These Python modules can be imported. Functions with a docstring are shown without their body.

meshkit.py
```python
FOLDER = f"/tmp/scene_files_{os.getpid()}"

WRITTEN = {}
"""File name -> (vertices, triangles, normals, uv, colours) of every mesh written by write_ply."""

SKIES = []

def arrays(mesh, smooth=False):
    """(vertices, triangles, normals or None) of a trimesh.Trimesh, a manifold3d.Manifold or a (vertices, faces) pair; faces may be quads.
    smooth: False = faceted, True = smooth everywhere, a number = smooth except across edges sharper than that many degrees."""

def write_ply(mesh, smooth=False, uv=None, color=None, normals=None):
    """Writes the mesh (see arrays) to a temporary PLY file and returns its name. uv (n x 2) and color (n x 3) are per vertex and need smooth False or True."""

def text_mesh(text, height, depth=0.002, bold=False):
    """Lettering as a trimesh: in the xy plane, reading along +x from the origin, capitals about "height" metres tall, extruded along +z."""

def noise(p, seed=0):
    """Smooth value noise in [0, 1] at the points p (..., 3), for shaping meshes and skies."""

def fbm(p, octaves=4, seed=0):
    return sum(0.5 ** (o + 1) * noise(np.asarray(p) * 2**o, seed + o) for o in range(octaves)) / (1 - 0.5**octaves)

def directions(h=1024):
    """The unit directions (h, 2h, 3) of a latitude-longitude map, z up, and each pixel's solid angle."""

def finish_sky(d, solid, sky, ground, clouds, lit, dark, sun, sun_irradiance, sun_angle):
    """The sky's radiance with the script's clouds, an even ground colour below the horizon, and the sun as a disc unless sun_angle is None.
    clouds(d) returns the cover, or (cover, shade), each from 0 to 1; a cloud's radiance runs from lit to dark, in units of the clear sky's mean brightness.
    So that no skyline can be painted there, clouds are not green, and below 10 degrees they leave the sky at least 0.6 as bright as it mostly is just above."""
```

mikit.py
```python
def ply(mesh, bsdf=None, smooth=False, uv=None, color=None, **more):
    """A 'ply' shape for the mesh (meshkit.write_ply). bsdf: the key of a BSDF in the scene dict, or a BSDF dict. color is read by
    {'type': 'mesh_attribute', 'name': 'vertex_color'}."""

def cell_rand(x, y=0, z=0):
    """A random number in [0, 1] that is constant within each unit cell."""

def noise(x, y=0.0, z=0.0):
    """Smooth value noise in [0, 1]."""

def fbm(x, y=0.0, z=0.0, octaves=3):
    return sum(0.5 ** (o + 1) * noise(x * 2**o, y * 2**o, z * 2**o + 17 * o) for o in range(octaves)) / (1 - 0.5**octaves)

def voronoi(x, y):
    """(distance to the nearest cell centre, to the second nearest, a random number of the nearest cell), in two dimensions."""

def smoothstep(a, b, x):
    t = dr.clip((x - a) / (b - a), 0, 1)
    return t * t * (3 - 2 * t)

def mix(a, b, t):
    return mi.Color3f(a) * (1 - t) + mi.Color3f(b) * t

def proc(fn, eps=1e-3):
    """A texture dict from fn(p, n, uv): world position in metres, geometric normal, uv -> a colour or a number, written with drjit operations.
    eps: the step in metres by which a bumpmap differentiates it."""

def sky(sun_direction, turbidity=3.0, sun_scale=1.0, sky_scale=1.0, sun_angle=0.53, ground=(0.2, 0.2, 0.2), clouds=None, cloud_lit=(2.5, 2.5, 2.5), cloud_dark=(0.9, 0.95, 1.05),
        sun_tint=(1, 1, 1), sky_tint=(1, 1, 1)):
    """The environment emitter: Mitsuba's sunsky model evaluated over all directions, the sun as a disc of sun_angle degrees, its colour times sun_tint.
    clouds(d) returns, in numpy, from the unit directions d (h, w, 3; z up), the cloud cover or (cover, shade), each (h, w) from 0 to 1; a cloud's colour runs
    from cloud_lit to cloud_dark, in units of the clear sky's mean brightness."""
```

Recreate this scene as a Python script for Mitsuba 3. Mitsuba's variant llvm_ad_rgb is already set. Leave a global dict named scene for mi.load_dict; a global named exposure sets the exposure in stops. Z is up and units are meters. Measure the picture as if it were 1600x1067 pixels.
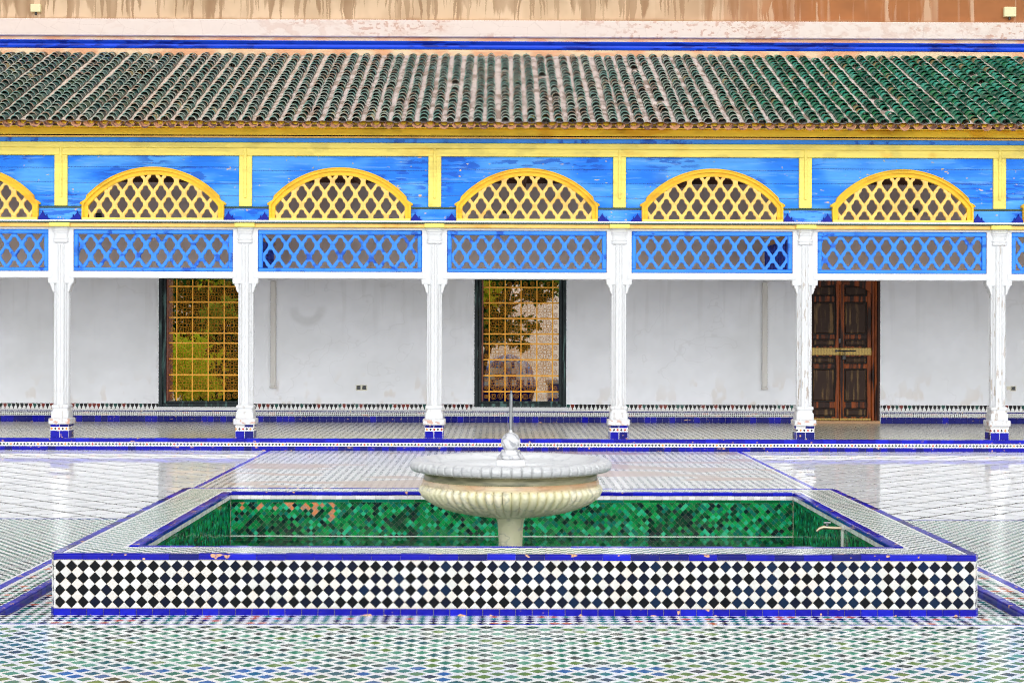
import math, random
import numpy as np, trimesh, drjit as dr, mitsuba as mi
import mikit, meshkit
from mikit import noise, fbm, cell_rand, smoothstep, mix, proc
from shapely.geometry import Polygon, box as sbox, Point
from shapely.ops import unary_union
from shapely import affinity
T = mi.ScalarTransform4f
R = random.Random(7)
NR = np.random.RandomState(11)
scene, labels, count = {}, {}, {}

# ------------------------------------------------------------------ camera, sky, exposure
YAW, ROLL, CAMH = 0.0082, 0.0029, 1.7
_up = [-math.sin(ROLL), 0, math.cos(ROLL)]
scene['camera'] = {'type': 'perspective', 'fov': 2 * math.degrees(math.atan(800 / 2529.0)), 'fov_axis': 'x', 'near_clip': 0.1, 'far_clip': 900.0,
                   'principal_point_offset_y': 0.0110,
                   'to_world': T().look_at(origin=[0, 0, CAMH], target=[math.sin(YAW) * 10, math.cos(YAW) * 10, CAMH], up=_up)}
scene['sky_light'] = mikit.sky((0.06, -1.0, 0.30), turbidity=3, sun_scale=0.62, sun_angle=80, sun_tint=(0.67, 0.97, 1.90), clouds=lambda d: 1.0,
                               cloud_lit=(1.25, 1.26, 1.28), cloud_dark=(1.5, 1.5, 1.5), ground=(0.3, 0.3, 0.3))
exposure = 3.0

# ------------------------------------------------------------------ helpers
def new_key(name, parent=None):
    k = f'{parent}__{name}' if parent else name
    n = count.get(k, 0)
    count[k] = n + 1
    return k if n == 0 else f'{k}_{n:03d}'

def tag(k, label=None, cat=None, group=None, kind=None):
    d = labels.setdefault(k, {})
    for a, b in (('label', label), ('category', cat), ('group', group), ('kind', kind)):
        if b:
            d[a] = b
    return k

def thing(name, label, cat, group=None):
    return tag(new_key(name), label, cat, group, 'thing')

def part(name, mesh, mat, parent=None, smooth=False, kind=None, label=None):
    k = new_key(name, parent)
    scene[k] = mikit.ply(as_mesh(mesh), mat, smooth=smooth)
    if kind or label:
        tag(k, label, kind=kind)
    return k

def as_mesh(m):
    if isinstance(m, trimesh.Trimesh):
        return m
    if isinstance(m, list):
        return cat(m)
    return trimesh.Trimesh(np.asarray(m[0], float), np.asarray(m[1], int), process=False)

def cat(ms):
    vs, fs, n = [], [], 0
    for m in ms:
        v, f = (m.vertices, m.faces) if isinstance(m, trimesh.Trimesh) else m
        vs.append(np.asarray(v)); fs.append(np.asarray(f) + n); n += len(v)
    return trimesh.Trimesh(np.vstack(vs), np.vstack(fs), process=False)

def q2t(f):
    f = np.asarray(f)
    return np.vstack([f[:, [0, 1, 2]], f[:, [0, 2, 3]]])

def box(x0, x1, y0, y1, z0, z1, b=0.0):
    """box, its edges chamfered by b"""
    if b <= 0:
        v = np.array([[x, y, z] for x in (x0, x1) for y in (y0, y1) for z in (z0, z1)], float)
        f = np.array([[0, 1, 3, 2], [4, 6, 7, 5], [0, 4, 5, 1], [2, 3, 7, 6], [0, 2, 6, 4], [1, 5, 7, 3]])
        return trimesh.Trimesh(v, q2t(f), process=False)
    b = min(b, (x1 - x0) * .45, (y1 - y0) * .45, (z1 - z0) * .45)
    pts = []
    for x, sx in ((x0, 1), (x1, -1)):
        for y, sy in ((y0, 1), (y1, -1)):
            for z, sz in ((z0, 1), (z1, -1)):
                pts += [(x, y + sy * b, z + sz * b), (x + sx * b, y, z + sz * b), (x + sx * b, y + sy * b, z)]
    return trimesh.convex.convex_hull(np.array(pts))

def slab(poly, t, b, base=0.0):
    """convex polygon (n,2) raised from base to t with a chamfer b: vertices, faces; no underside"""
    p = np.asarray(poly, float); n = len(p); c = p.mean(0)
    d = p - c; r = np.linalg.norm(d, axis=1, keepdims=True)
    q = c + d * np.maximum(1 - b * 1.414 / r, 0.1)
    v = np.vstack([np.c_[p, np.full(n, base)], np.c_[p, np.full(n, t - b * .6)], np.c_[q, np.full(n, t)]])
    f = []
    for i in range(n):
        j = (i + 1) % n
        for a in (0, n):
            f += [[a + i, a + j, a + n + j], [a + i, a + n + j, a + n + i]]
    f += [[2 * n, 2 * n + i, 2 * n + i + 1] for i in range(1, n - 1)]
    return v, np.array(f)

def frame_map(v, o, u, w, n):
    v = np.asarray(v)
    return np.asarray(o) + v[:, :1] * np.asarray(u) + v[:, 1:2] * np.asarray(w) + v[:, 2:] * np.asarray(n)

def extrude(poly, t):
    gs = [g for g in getattr(poly, 'geoms', [poly]) if g.geom_type == 'Polygon' and g.area > 1e-7]
    return cat([trimesh.creation.extrude_polygon(g, t, engine='earcut') for g in gs])

def wall_extrude(poly, y0, y1):
    """polygon in (x, z) as a solid between y0 (front) and y1"""
    m = extrude(poly, y1 - y0)
    v = m.vertices
    return trimesh.Trimesh(np.c_[v[:, 0], y1 - v[:, 2], v[:, 1]], m.faces, process=False)

def flat(poly, z, t=0.0):
    m = extrude(poly, max(t, 0.002))
    m.vertices[:, 2] += z - max(t, 0.002)
    return m

def prism_x(profile, x0, x1):
    """profile (y,z) polygon, counter-clockwise seen from +x, drawn along x"""
    m = trimesh.creation.extrude_polygon(Polygon(profile), x1 - x0, engine='earcut')
    v = m.vertices
    return trimesh.Trimesh(np.c_[v[:, 2] + x0, v[:, 0], v[:, 1]], m.faces, process=False)

def lathe(prof, n=48, mod=None, center=(0, 0)):
    prof = np.asarray(prof, float)
    a = np.arange(n) * 2 * np.pi / n
    rr = prof[:, :1] * np.ones((1, n))
    if mod is not None:
        rr = rr + mod(prof, a)
    v = np.stack([center[0] + rr * np.cos(a), center[1] + rr * np.sin(a), np.repeat(prof[:, 1:], n, 1)], -1).reshape(-1, 3)
    i, j = np.meshgrid(np.arange(len(prof) - 1), np.arange(n), indexing='ij')
    q = np.stack([i * n + j, i * n + (j + 1) % n, (i + 1) * n + (j + 1) % n, (i + 1) * n + j], -1).reshape(-1, 4)
    return trimesh.Trimesh(v, q2t(q), process=False)

def tube(pts, rad, sides=6, caps=True):
    p = np.asarray(pts, float)
    t = np.gradient(p, axis=0); t /= np.linalg.norm(t, axis=1, keepdims=True) + 1e-12
    ref = np.array([0, 1.0, 0]) if abs(t[:, 1]).max() < .9 else np.array([.3, 0, 1.0])
    a = np.cross(t, ref); a /= np.linalg.norm(a, axis=1, keepdims=True) + 1e-12
    b = np.cross(t, a)
    ang = np.arange(sides) * 2 * np.pi / sides
    r = np.broadcast_to(rad, (len(p),))[:, None, None]
    v = (p[:, None] + r * (np.cos(ang)[None, :, None] * a[:, None] + np.sin(ang)[None, :, None] * b[:, None])).reshape(-1, 3)
    i, j = np.meshgrid(np.arange(len(p) - 1), np.arange(sides), indexing='ij')
    q = np.stack([i * sides + j, (i + 1) * sides + j, (i + 1) * sides + (j + 1) % sides, i * sides + (j + 1) % sides], -1).reshape(-1, 4)
    f = q2t(q)
    if caps:
        n = len(v); v = np.vstack([v, p[:1], p[-1:]])
        e = np.array([[n, k, (k + 1) % sides] for k in range(sides)] + [[n + 1, n - sides + (k + 1) % sides, n - sides + k] for k in range(sides)])
        f = np.vstack([f, e])
    m = trimesh.Trimesh(v, f, process=False)
    return m

def pieces(name, parent, items, mat, limit=300, rest=None, key=None):
    """items: list of (vertices, faces); the first `limit` are parts, the others one part. key sorts, largest in the picture first"""
    if key:
        items = sorted(items, key=key)
    for m in items[:limit]:
        part(name, m, mat, parent)
    if len(items) > limit:
        part(rest or (name + 's'), items[limit:], mat, parent, kind='stuff')

# ------------------------------------------------------------------ materials
def rgb(*c):
    return {'type': 'rgb', 'value': list(c)}

def mat(name, color, rough=0.5, spec=0.5, **kw):
    c = proc(color) if callable(color) else rgb(*color)
    d = {'type': 'principled', 'base_color': c, 'roughness': rough if not callable(rough) else proc(rough), 'specular': spec, **kw}
    scene[name] = {'type': 'twosided', 'bsdf': d}
    return name

C3 = mi.Color3f
def sel(m, a, b):
    return dr.select(m, C3(a), C3(b))

def palette(h, cols):
    out = C3(cols[-1])
    n = len(cols)
    for i in range(n - 2, -1, -1):
        out = dr.select(h < (i + 1) / n, C3(cols[i]), out)
    return out

def frac(x):
    return x - dr.floor(x)

GREENS = [(.006, .07, .045), (.010, .13, .085), (.02, .19, .12), (.05, .24, .16), (.10, .28, .20), (.008, .11, .10), (.02, .14, .07), (.004, .03, .02)]
W = (.80, .80, .76)
LINE = 9.475                      # thin blue line in front of the pool
DF = 0.0675     # diagonal of the floor tiles

def green_floor(p, n, uv):
    s = DF / math.sqrt(2)
    u, v = (p.x + p.y) / (math.sqrt(2) * s), (p.y - p.x) / (math.sqrt(2) * s)
    iu, iv = dr.floor(u), dr.floor(v)
    odd = (frac(iu * .5) < .25) & (frac(iv * .5) < .25)
    joint = (dr.minimum(dr.minimum(frac(u), 1 - frac(u)), dr.minimum(frac(v), 1 - frac(v)))) < 0.03
    c = dr.select(odd, palette(cell_rand(iu, iv), GREENS), C3(W) * (0.88 + .14 * cell_rand(iu, iv, 3)))
    c = dr.select(joint, C3(.42, .38, .32), c)
    # beside the pool the tiles are oblong and laid chequerwise
    ax, ay = dr.floor(p.x / .040), dr.floor(p.y / .060)
    c2 = dr.select(frac((ax + ay) * .5) < .25, palette(cell_rand(ax, ay), GREENS[:4] + GREENS[5:]) * .8, C3(W) * (0.88 + .14 * cell_rand(ax, ay, 3)))
    return dr.select(p.y > LINE, c2, c) * (.86 + .2 * fbm(p.x * 1.1, p.y * 1.1))
mat('zellige_green', green_floor, 0.12, 0.3)

def path_floor(p, n, uv):
    a = 0.0455
    u, v = p.x / a, p.y / a
    iu, iv = dr.floor(u), dr.floor(v)
    odd = (frac(iu * .5) < .25) & (frac(iv * .5 + .0) < .25)
    c = dr.select(odd, palette(cell_rand(iu, iv), [(.01, .03, .03), (.02, .05, .07), (.03, .09, .07), (.012, .02, .04)]), C3(.66, .66, .64) * (0.85 + .18 * cell_rand(iu, iv, 3)))
    stain = smoothstep(.58, .66, fbm(p.x * .8 + 5, p.y * 2.0, 4))
    return mix(c, C3(.42, .30, .22), stain * .8)
mat('zellige_path', path_floor, 0.17)

def gallery_floor(p, n, uv):
    a = 0.05
    u, v = p.x / a, p.y / a
    iu, iv = dr.floor(u), dr.floor(v)
    odd = (frac(iu * .5) < .25) & (frac(iv * .5 + .0) < .25)
    c = dr.select(odd, palette(cell_rand(iu, iv), [(.03, .04, .04), (.10, .12, .09), (.05, .06, .08)]), C3(.50, .48, .40) * (0.8 + .25 * cell_rand(iu, iv, 3)))
    return mix(c, C3(.40, .36, .22), .35 * smoothstep(.45, .7, fbm(p.x * .5, p.y * .9, 2)))
mat('zellige_gallery', gallery_floor, 0.2)

def rim_tiles(p, n, uv):
    a = 0.0425
    iu, iv = dr.floor(p.x / a), dr.floor(p.y / a)
    odd = frac((iu + iv) * .5) < .25
    fu, fv = frac(p.x / a), frac(p.y / a)
    joint = dr.minimum(dr.minimum(fu, 1 - fu), dr.minimum(fv, 1 - fv)) < .04
    dark = smoothstep(.50, .72, fbm(p.x * 2.2, p.y * 1.7, 6))
    g = palette(cell_rand(iu, iv), [(.08, .22, .15), (.14, .29, .22), (.22, .36, .29), (.04, .16, .10), (.11, .26, .18)])
    g = mix(g, C3(.025, .07, .045), dark * .85)
    c = dr.select(odd, g, C3(W))
    return dr.select(joint, C3(.5, .47, .42), c)
mat('zellige_rim', rim_tiles, 0.17)

def marble(p, n, uv):
    w = fbm(p.x * 3 + 3, p.y * 3 + p.z * 2.2, p.z * 3, 4)
    vein = smoothstep(.40, .5, w) * (1 - smoothstep(.5, .58, w))
    big = fbm(p.x * .9, p.y * .9, p.z * .9)
    tone = .9 + .12 * cell_rand(dr.floor((p.x + p.y) / .27), dr.floor((p.y - p.x) / .27), 5)
    return mix(C3(.80, .80, .80), C3(.60, .61, .64), .45 * vein + .25 * big) * tone
mat('marble_slab', marble, 0.035)

def marble_f(p, n, uv):
    w = fbm(p.x * 6 + 3, p.y * 6 + p.z * 16, p.z * 12, 4)
    vein = smoothstep(.46, .5, w) * (1 - smoothstep(.5, .53, w))
    base = mix(C3(.58, .58, .58), C3(.47, .48, .49), .4 * fbm(p.x * 4, p.y * 4, p.z * 5))
    return mix(base, C3(.36, .37, .39), .5 * vein)
mat('marble_fountain', marble_f, 0.22)
def marble_v(p, n, uv):
    w = fbm(p.x * 14 + p.z * 9, p.y * 12, p.z * 10, 4)
    vein = smoothstep(.40, .5, w) * (1 - smoothstep(.5, .60, w))
    return mix(C3(.56, .56, .57), C3(.20, .21, .23), .8 * vein)
mat('marble_veined', marble_v, 0.22)

def marble_d(p, n, uv):
    w = fbm(p.x * 7 + 3, p.y * 7, p.z * 9, 4)
    base = mix(C3(.90, .82, .62), C3(.78, .74, .50), smoothstep(.3, .7, w))
    rust = smoothstep(.588, .63, p.z) * (1 - smoothstep(.648, .66, p.z))
    vein = smoothstep(.45, .5, w) * (1 - smoothstep(.5, .55, w))
    c = mix(base, C3(.42, .43, .36), .5 * vein)
    return mix(c, C3(.50, .22, .07), 1.1 * rust * fbm(p.x * 5, p.y * 5, 1))
mat('marble_bowl', marble_d, 0.3)

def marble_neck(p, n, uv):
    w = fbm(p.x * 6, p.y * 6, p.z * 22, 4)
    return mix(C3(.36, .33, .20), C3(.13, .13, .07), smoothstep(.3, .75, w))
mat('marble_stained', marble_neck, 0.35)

TINY = [(.008, .01, .012), (.01, .015, .05), (.01, .05, .03), (.008, .01, .012), (.015, .02, .16), (.012, .06, .05)]
def strip(p, n, uv):
    """white ground with a row of small diamonds, used on the step and on the plinths"""
    a = 0.0492
    s = dr.select(dr.abs(n.x) > .7, p.y, p.x)
    i = dr.floor(s / a)
    d = dr.abs(frac(s / a) - .5) * a + dr.abs(p.z - ROWZ)
    red = frac(i / 8) < .06
    c = dr.select(red, sel(cell_rand(i, 2) < .7, (.42, .035, .02), (.55, .2, .02)), palette(cell_rand(i), TINY))
    line = dr.minimum(frac(s / a), 1 - frac(s / a)) < .03
    w = dr.select(line, C3(.30, .28, .26), C3(.78, .77, .74))
    return dr.select(d < .0205, c, w)
ROWZ = 0.0905
mat('step_diamonds', strip, 0.2)
def strip2(p, n, uv):
    a = 0.0535
    s = dr.select(dr.abs(n.x) > .7, p.y, p.x)
    i = dr.floor(s / a)
    d = dr.abs(frac(s / a) - .5) * a + dr.abs(p.z - .306)
    c = dr.select(frac(i * .5) < .25, sel(cell_rand(i, 2) < .7, (.42, .035, .02), (.55, .2, .02)), C3(.01, .015, .03))
    return dr.select(d < .021, c, C3(.78, .77, .73))
mat('plinth_diamonds', strip2, 0.2)

def merlons(p, n, uv):
    a = 0.0727
    i = dr.floor(p.x / a)
    f = dr.abs(frac(p.x / a) - .5) * 2          # 0 at the drop's centre, 1 between
    h = (p.z - .391) / .099                     # 0..1 upwards
    w = dr.select(h > .62, .78, dr.select(h > .36, .3 + (h - .36) / .26 * .48, dr.select(h > .08, .24, -1)))
    hh = cell_rand(i, 9)
    c = dr.select(hh < .16, C3(.16, .02, .01), dr.select(hh < .30, C3(.006, .06, .05), C3(.004, .005, .006)))
    return dr.select((f < w) | (h > .93), c, C3(.72, .71, .70))
mat('dado_merlons', merlons, 0.22, 0.15)
def checks(p, n, uv):
    a = 0.0355
    iu, iv = dr.floor(p.x / a), dr.floor((p.z - .281) / a)
    fu, fv = dr.abs(frac(p.x / a) - .5), dr.abs(frac((p.z - .281) / a) - .5)
    c = dr.select(cell_rand(iu / 3, iv, 4) < .08, C3(.28, .05, .02), C3(.01, .012, .025))
    return dr.select((fu < .29) & (fv < .27), c, C3(.68, .68, .66))
mat('dado_checks', checks, 0.25, 0.15)

def plaster(p, n, uv):
    big = fbm(p.x * .9, p.z * 1.3, p.y)
    c = mix(C3(.84, .85, .88), C3(.77, .78, .80), smoothstep(.35, .7, big))
    mott = fbm(p.x * 7, p.z * 7, 3.0)
    c = c * (.96 + .07 * mott)
    low = 1 - smoothstep(.48, 1.15, p.z + .5 * (fbm(p.x * 2, 3.0, 1.0) - .5))
    st = smoothstep(.56, .68, fbm(p.x * 5, p.z * 3 + 7, 2.0))
    c = mix(c, C3(.62, .52, .42), .40 * low * st)
    # the smile-shaped dirty mark left of the socket
    dx, dz = p.x + 3.29, p.z - 2.14
    rr = dr.sqrt(dx * dx + dz * dz)
    arc = smoothstep(.12, .21, rr) * (1 - smoothstep(.26, .36, rr)) * (1 - smoothstep(-.08, .08, dz))
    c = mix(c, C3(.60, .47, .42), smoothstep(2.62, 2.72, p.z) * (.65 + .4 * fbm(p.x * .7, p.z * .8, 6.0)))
    hair = 1 - smoothstep(.0, .012, dr.abs(fbm(p.x * 1.6 + 2, p.z * 1.9, 4.0, 4) - .5))
    c = mix(c, C3(.55, .55, .55), .22 * hair * smoothstep(.5, .6, noise(p.x * .8, p.z * .7, 3)))
    run = smoothstep(.60, .75, fbm(p.x * 9, p.z * .7, 8.0, 3)) * smoothstep(1.2, 2.5, p.z)
    c = mix(c, C3(.62, .62, .62), .25 * run)
    soft = .6 + .6 * (fbm(p.x * 9, p.z * 9, 1.0) - .5)
    return mix(c, C3(.50, .50, .50), .50 * arc * soft)
mat('plaster', plaster, 0.8, 0.3)

def stucco_top(p, n, uv):
    x, z = p.x, p.z
    def drips(f, seed, lo, hi):
        """stains that ran down from above, each with its own length and strength"""
        xx = x + .05 * (fbm(x * 3, z * 5, seed) - .5)
        r = noise(xx * f, seed) * .6 + noise(xx * f * 2.7, seed + 3) * .4
        end = 7.55 - (lo + (hi - lo) * smoothstep(.42, .80, r))
        return smoothstep(end - .015, end + .12, z + .05 * (fbm(x * 20, z * 3, seed) - .5)) * (.35 + .65 * noise(xx * f * 1.3, seed + 9))
    side = smoothstep(2.2, 5.6, x + 1.5 * (noise(x * .6, 2.0) - .5))
    k = dr.maximum(drips(7, 1.0, .02, .62), .9 * drips(17, 5.0, .0, .60))
    soft = smoothstep(.40, .70, fbm(x * 2.2, z * 1.6, 4, 4))
    c = mix(C3(.70, .51, .34), C3(.60, .41, .25), fbm(x * 1.3, z * 2, 3))
    c = mix(c, C3(.48, .33, .20), .6 * soft)
    c = mix(c, C3(.25, .13, .06), .8 * dr.clip(k, 0, 1))
    brown = mix(C3(.44, .165, .06), C3(.30, .115, .045), fbm(x * 2, z * 3, 7, 4))
    pale = 1 - drips(15, 12.0, .10, .66)
    brown = mix(brown, C3(.62, .41, .27), .7 * smoothstep(.30, .95, pale) * smoothstep(.50, .72, noise(x * 9 + .6 * z, 31.0) * .6 + .4 * noise(x * 21, 7.0)))
    c = mix(c, brown, side)
    foot = 1 - smoothstep(7.03, 7.09, z + .07 * (fbm(x * 4, z * 6, 1) - .5))
    return mix(c, C3(.36, .19, .10), .7 * foot)
mat('stucco_streaked', stucco_top, 0.85, 0.2)

def stucco_band(p, n, uv):
    w = smoothstep(.50, .68, fbm(p.x * 7, p.z * 11, 2, 4)) * smoothstep(.35, .65, fbm(p.x * .6, 3, 1))
    cr = mikit.voronoi(p.x * 2.5, p.z * 4)
    crack = 1 - smoothstep(.0, .03, cr[1] - cr[0])
    speck = smoothstep(.58, .66, fbm(p.x * 16, p.z * 24, 5, 4)) * smoothstep(.40, .62, fbm(p.x * .7, p.z * 2, 3))
    c = mix(C3(.74, .60, .52), C3(.56, .32, .22), .5 * w)
    c = mix(c, C3(.74, .65, .60), .6 * fbm(p.x * .5, p.z, 8))
    c = mix(c, C3(.52, .27, .18), .6 * speck)
    return mix(c, C3(.5, .36, .3), .35 * crack)
mat('stucco_band', stucco_band, 0.8, 0.25)
def stucco_pink(p, n, uv):
    w = fbm(p.x * 3, p.z * 9, p.y * 5, 4)
    return mix(C3(.70, .36, .20), C3(.75, .58, .38), smoothstep(.35, .65, w) * .9)
mat('stucco_pink', stucco_pink, 0.85, 0.2)

def paint(base, dark, sx=2.5, sz=14, lo=.56, hi=.70, plank=0.0, pal=None):
    def fn(p, n, uv):
        w = fbm(p.x * sx, p.z * sz, p.y * 2, 4)
        c = mix(C3(base), C3(dark), smoothstep(lo, hi, w) * smoothstep(.40, .60, fbm(p.x * .9 + 3, p.z * 1.8, 2)))
        dirt = smoothstep(.55, .75, fbm(p.x * 3.1, p.z * 7, 5, 4))
        return c * (.86 + .22 * fbm(p.x * 1.7, p.z * 40, 1)) * (1 - .16 * dirt)
    return fn
def blue_boards(p, n, uv):
    fade = fbm(p.x * 1.4, p.z * 3.5, 2, 3)
    c = mix(C3(.014, .19, .84), C3(.075, .33, .88), smoothstep(.35, .68, fade))
    grain = fbm(p.x * 2.2, p.z * 55, 4, 3)
    c = c * (.86 + .26 * grain)
    scuff = smoothstep(.53, .60, fbm(p.x * 5, p.z * 26, 1, 4)) * smoothstep(.47, .60, fbm(p.x * 1.1 + 7, p.z * 2.6, 6, 2))
    c = mix(c, C3(.006, .07, .48), .7 * scuff)
    pale = smoothstep(.66, .72, fbm(p.x * 3.5, p.z * 40, 9, 3))
    c = mix(c, C3(.20, .44, .86), .35 * pale)
    flake = smoothstep(.80, .83, fbm(p.x * 14, p.z * 22, 3, 3))
    return mix(c, C3(.55, .42, .35), flake)
mat('blue_boards', blue_boards, 0.55, 0.2)
mat('blue_lattice', paint((.040, .25, .86), (.010, .09, .50), 9, 12, .55, .66), 0.45, 0.25)
mat('blue_dark', (.003, .012, .28), 0.5, 0.2)
mat('blue_gloss', paint((.008, .06, .62), (.003, .02, .30), 5, 30, .45, .6), 0.35, 0.25)
mat('yellow_paint', paint((.88, .73, .16), (.82, .56, .08), 3, 6, .55, .8), 0.42, 0.3)
mat('yellow_gold', paint((.94, .66, .06), (.86, .50, .03), 3, 6, .5, .75), 0.45, 0.25)
mat('yellow_deep', paint((.87, .52, .025), (.80, .38, .015), 3, 6, .5, .75), 0.45, 0.25)
mat('yellow_lattice', paint((.88, .55, .12), (.80, .42, .06), 6, 6, .5, .75), 0.42)

def white_paint(p, n, uv):
    c = C3(.625, .63, .635) * (.97 + .04 * fbm(p.x * 9, p.z * 1.5, p.y * 9))
    chip = smoothstep(.63, .67, fbm(p.x * 38, p.z * 7, p.y * 38, 4))
    wear = smoothstep(1.6, .7, p.z) * .25 + smoothstep(2.0, 4.6, p.x) * .75 + smoothstep(.75, .55, p.z) * .35
    c = mix(c, C3(.36, .29, .23), chip * dr.clip(wear, 0, 1) * .8)
    rust = smoothstep(.58, .66, fbm(p.x * 16, p.z * 30, p.y * 16, 3)) * smoothstep(.48, .43, p.z)
    return mix(c, C3(.50, .24, .14), rust * .8)
mat('white_paint', white_paint, 0.4)
mat('post_paint', (.60, .58, .54), 0.5)
mat('white_plain', (.625, .63, .635), 0.45)

def glaze(base, var=.35, rough=0.12, chips=True):
    def fn(p, n, uv):
        t = .75 + var * fbm(p.x * 14, p.y * 14, p.z * 14)
        c = C3(base) * t
        if chips:
            ch = smoothstep(.74, .78, fbm(p.x * 22, p.y * 22, p.z * 22 + 9))
            c = mix(c, C3(.62, .34, .20), ch)
        return c
    return fn
mat('cobalt', glaze((.006, .006, .34)), 0.10, 0.14)
mat('cobalt_b', glaze((.008, .012, .48)), 0.12, 0.14)
mat('cobalt_dark', glaze((.006, .008, .16)), 0.12, 0.14)
mat('black_glaze', (.004, .005, .007), 0.08, 0.1)
mat('black_glaze_b', (.004, .007, .020), 0.10, 0.1)
mat('navy_glaze', (.003, .015, .045), 0.12, 0.12)
mat('white_glaze', (.64, .64, .62), 0.2)
mat('white_glaze_b', (.58, .57, .54), 0.22)
mat('white_glaze_c', (.63, .59, .54), 0.22)
mat('white_floor', (.80, .80, .79), 0.10)
mat('white_floor_b', (.76, .77, .76), 0.12)
for i, c in enumerate([(.004, .06, .038), (.006, .11, .07), (.012, .17, .105), (.03, .23, .14), (.07, .29, .18), (.005, .11, .12), (.10, .21, .03), (.003, .025, .018), (.003, .11, .32)]):
    mat(f'floor_glaze_{i}', c, 0.09, 0.2)
mat('red_glaze', (.46, .10, .008), 0.2, 0.12)
for i, c in enumerate([(0.0025, 0.1036, 0.0298), (0.0037, 0.1922, 0.0475), (0.0049, 0.2958, 0.0678), (0.0074, 0.3254, 0.1492), (0.0025, 0.0444, 0.019), (0.0025, 0.0178, 0.0163), (0.0247, 0.4436, 0.2169), (0.0037, 0.1478, 0.0949)]):
    mat(f'pool_glaze_{i}', c, 0.10, 0.22)
def clay0(p, n, uv):
    return mix(C3(.62, .20, .06), C3(.34, .20, .13), smoothstep(.42, .62, fbm(p.x * 30, p.y * 30, p.z * 30)))
mat('grout', (.52, .44, .34), 0.8)
mat('grout_dark', (.30, .24, .18), 0.8)
mat('raw_clay', clay0, 0.8)
mat('thin_line', (.05, .05, .30), 0.25)

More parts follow.
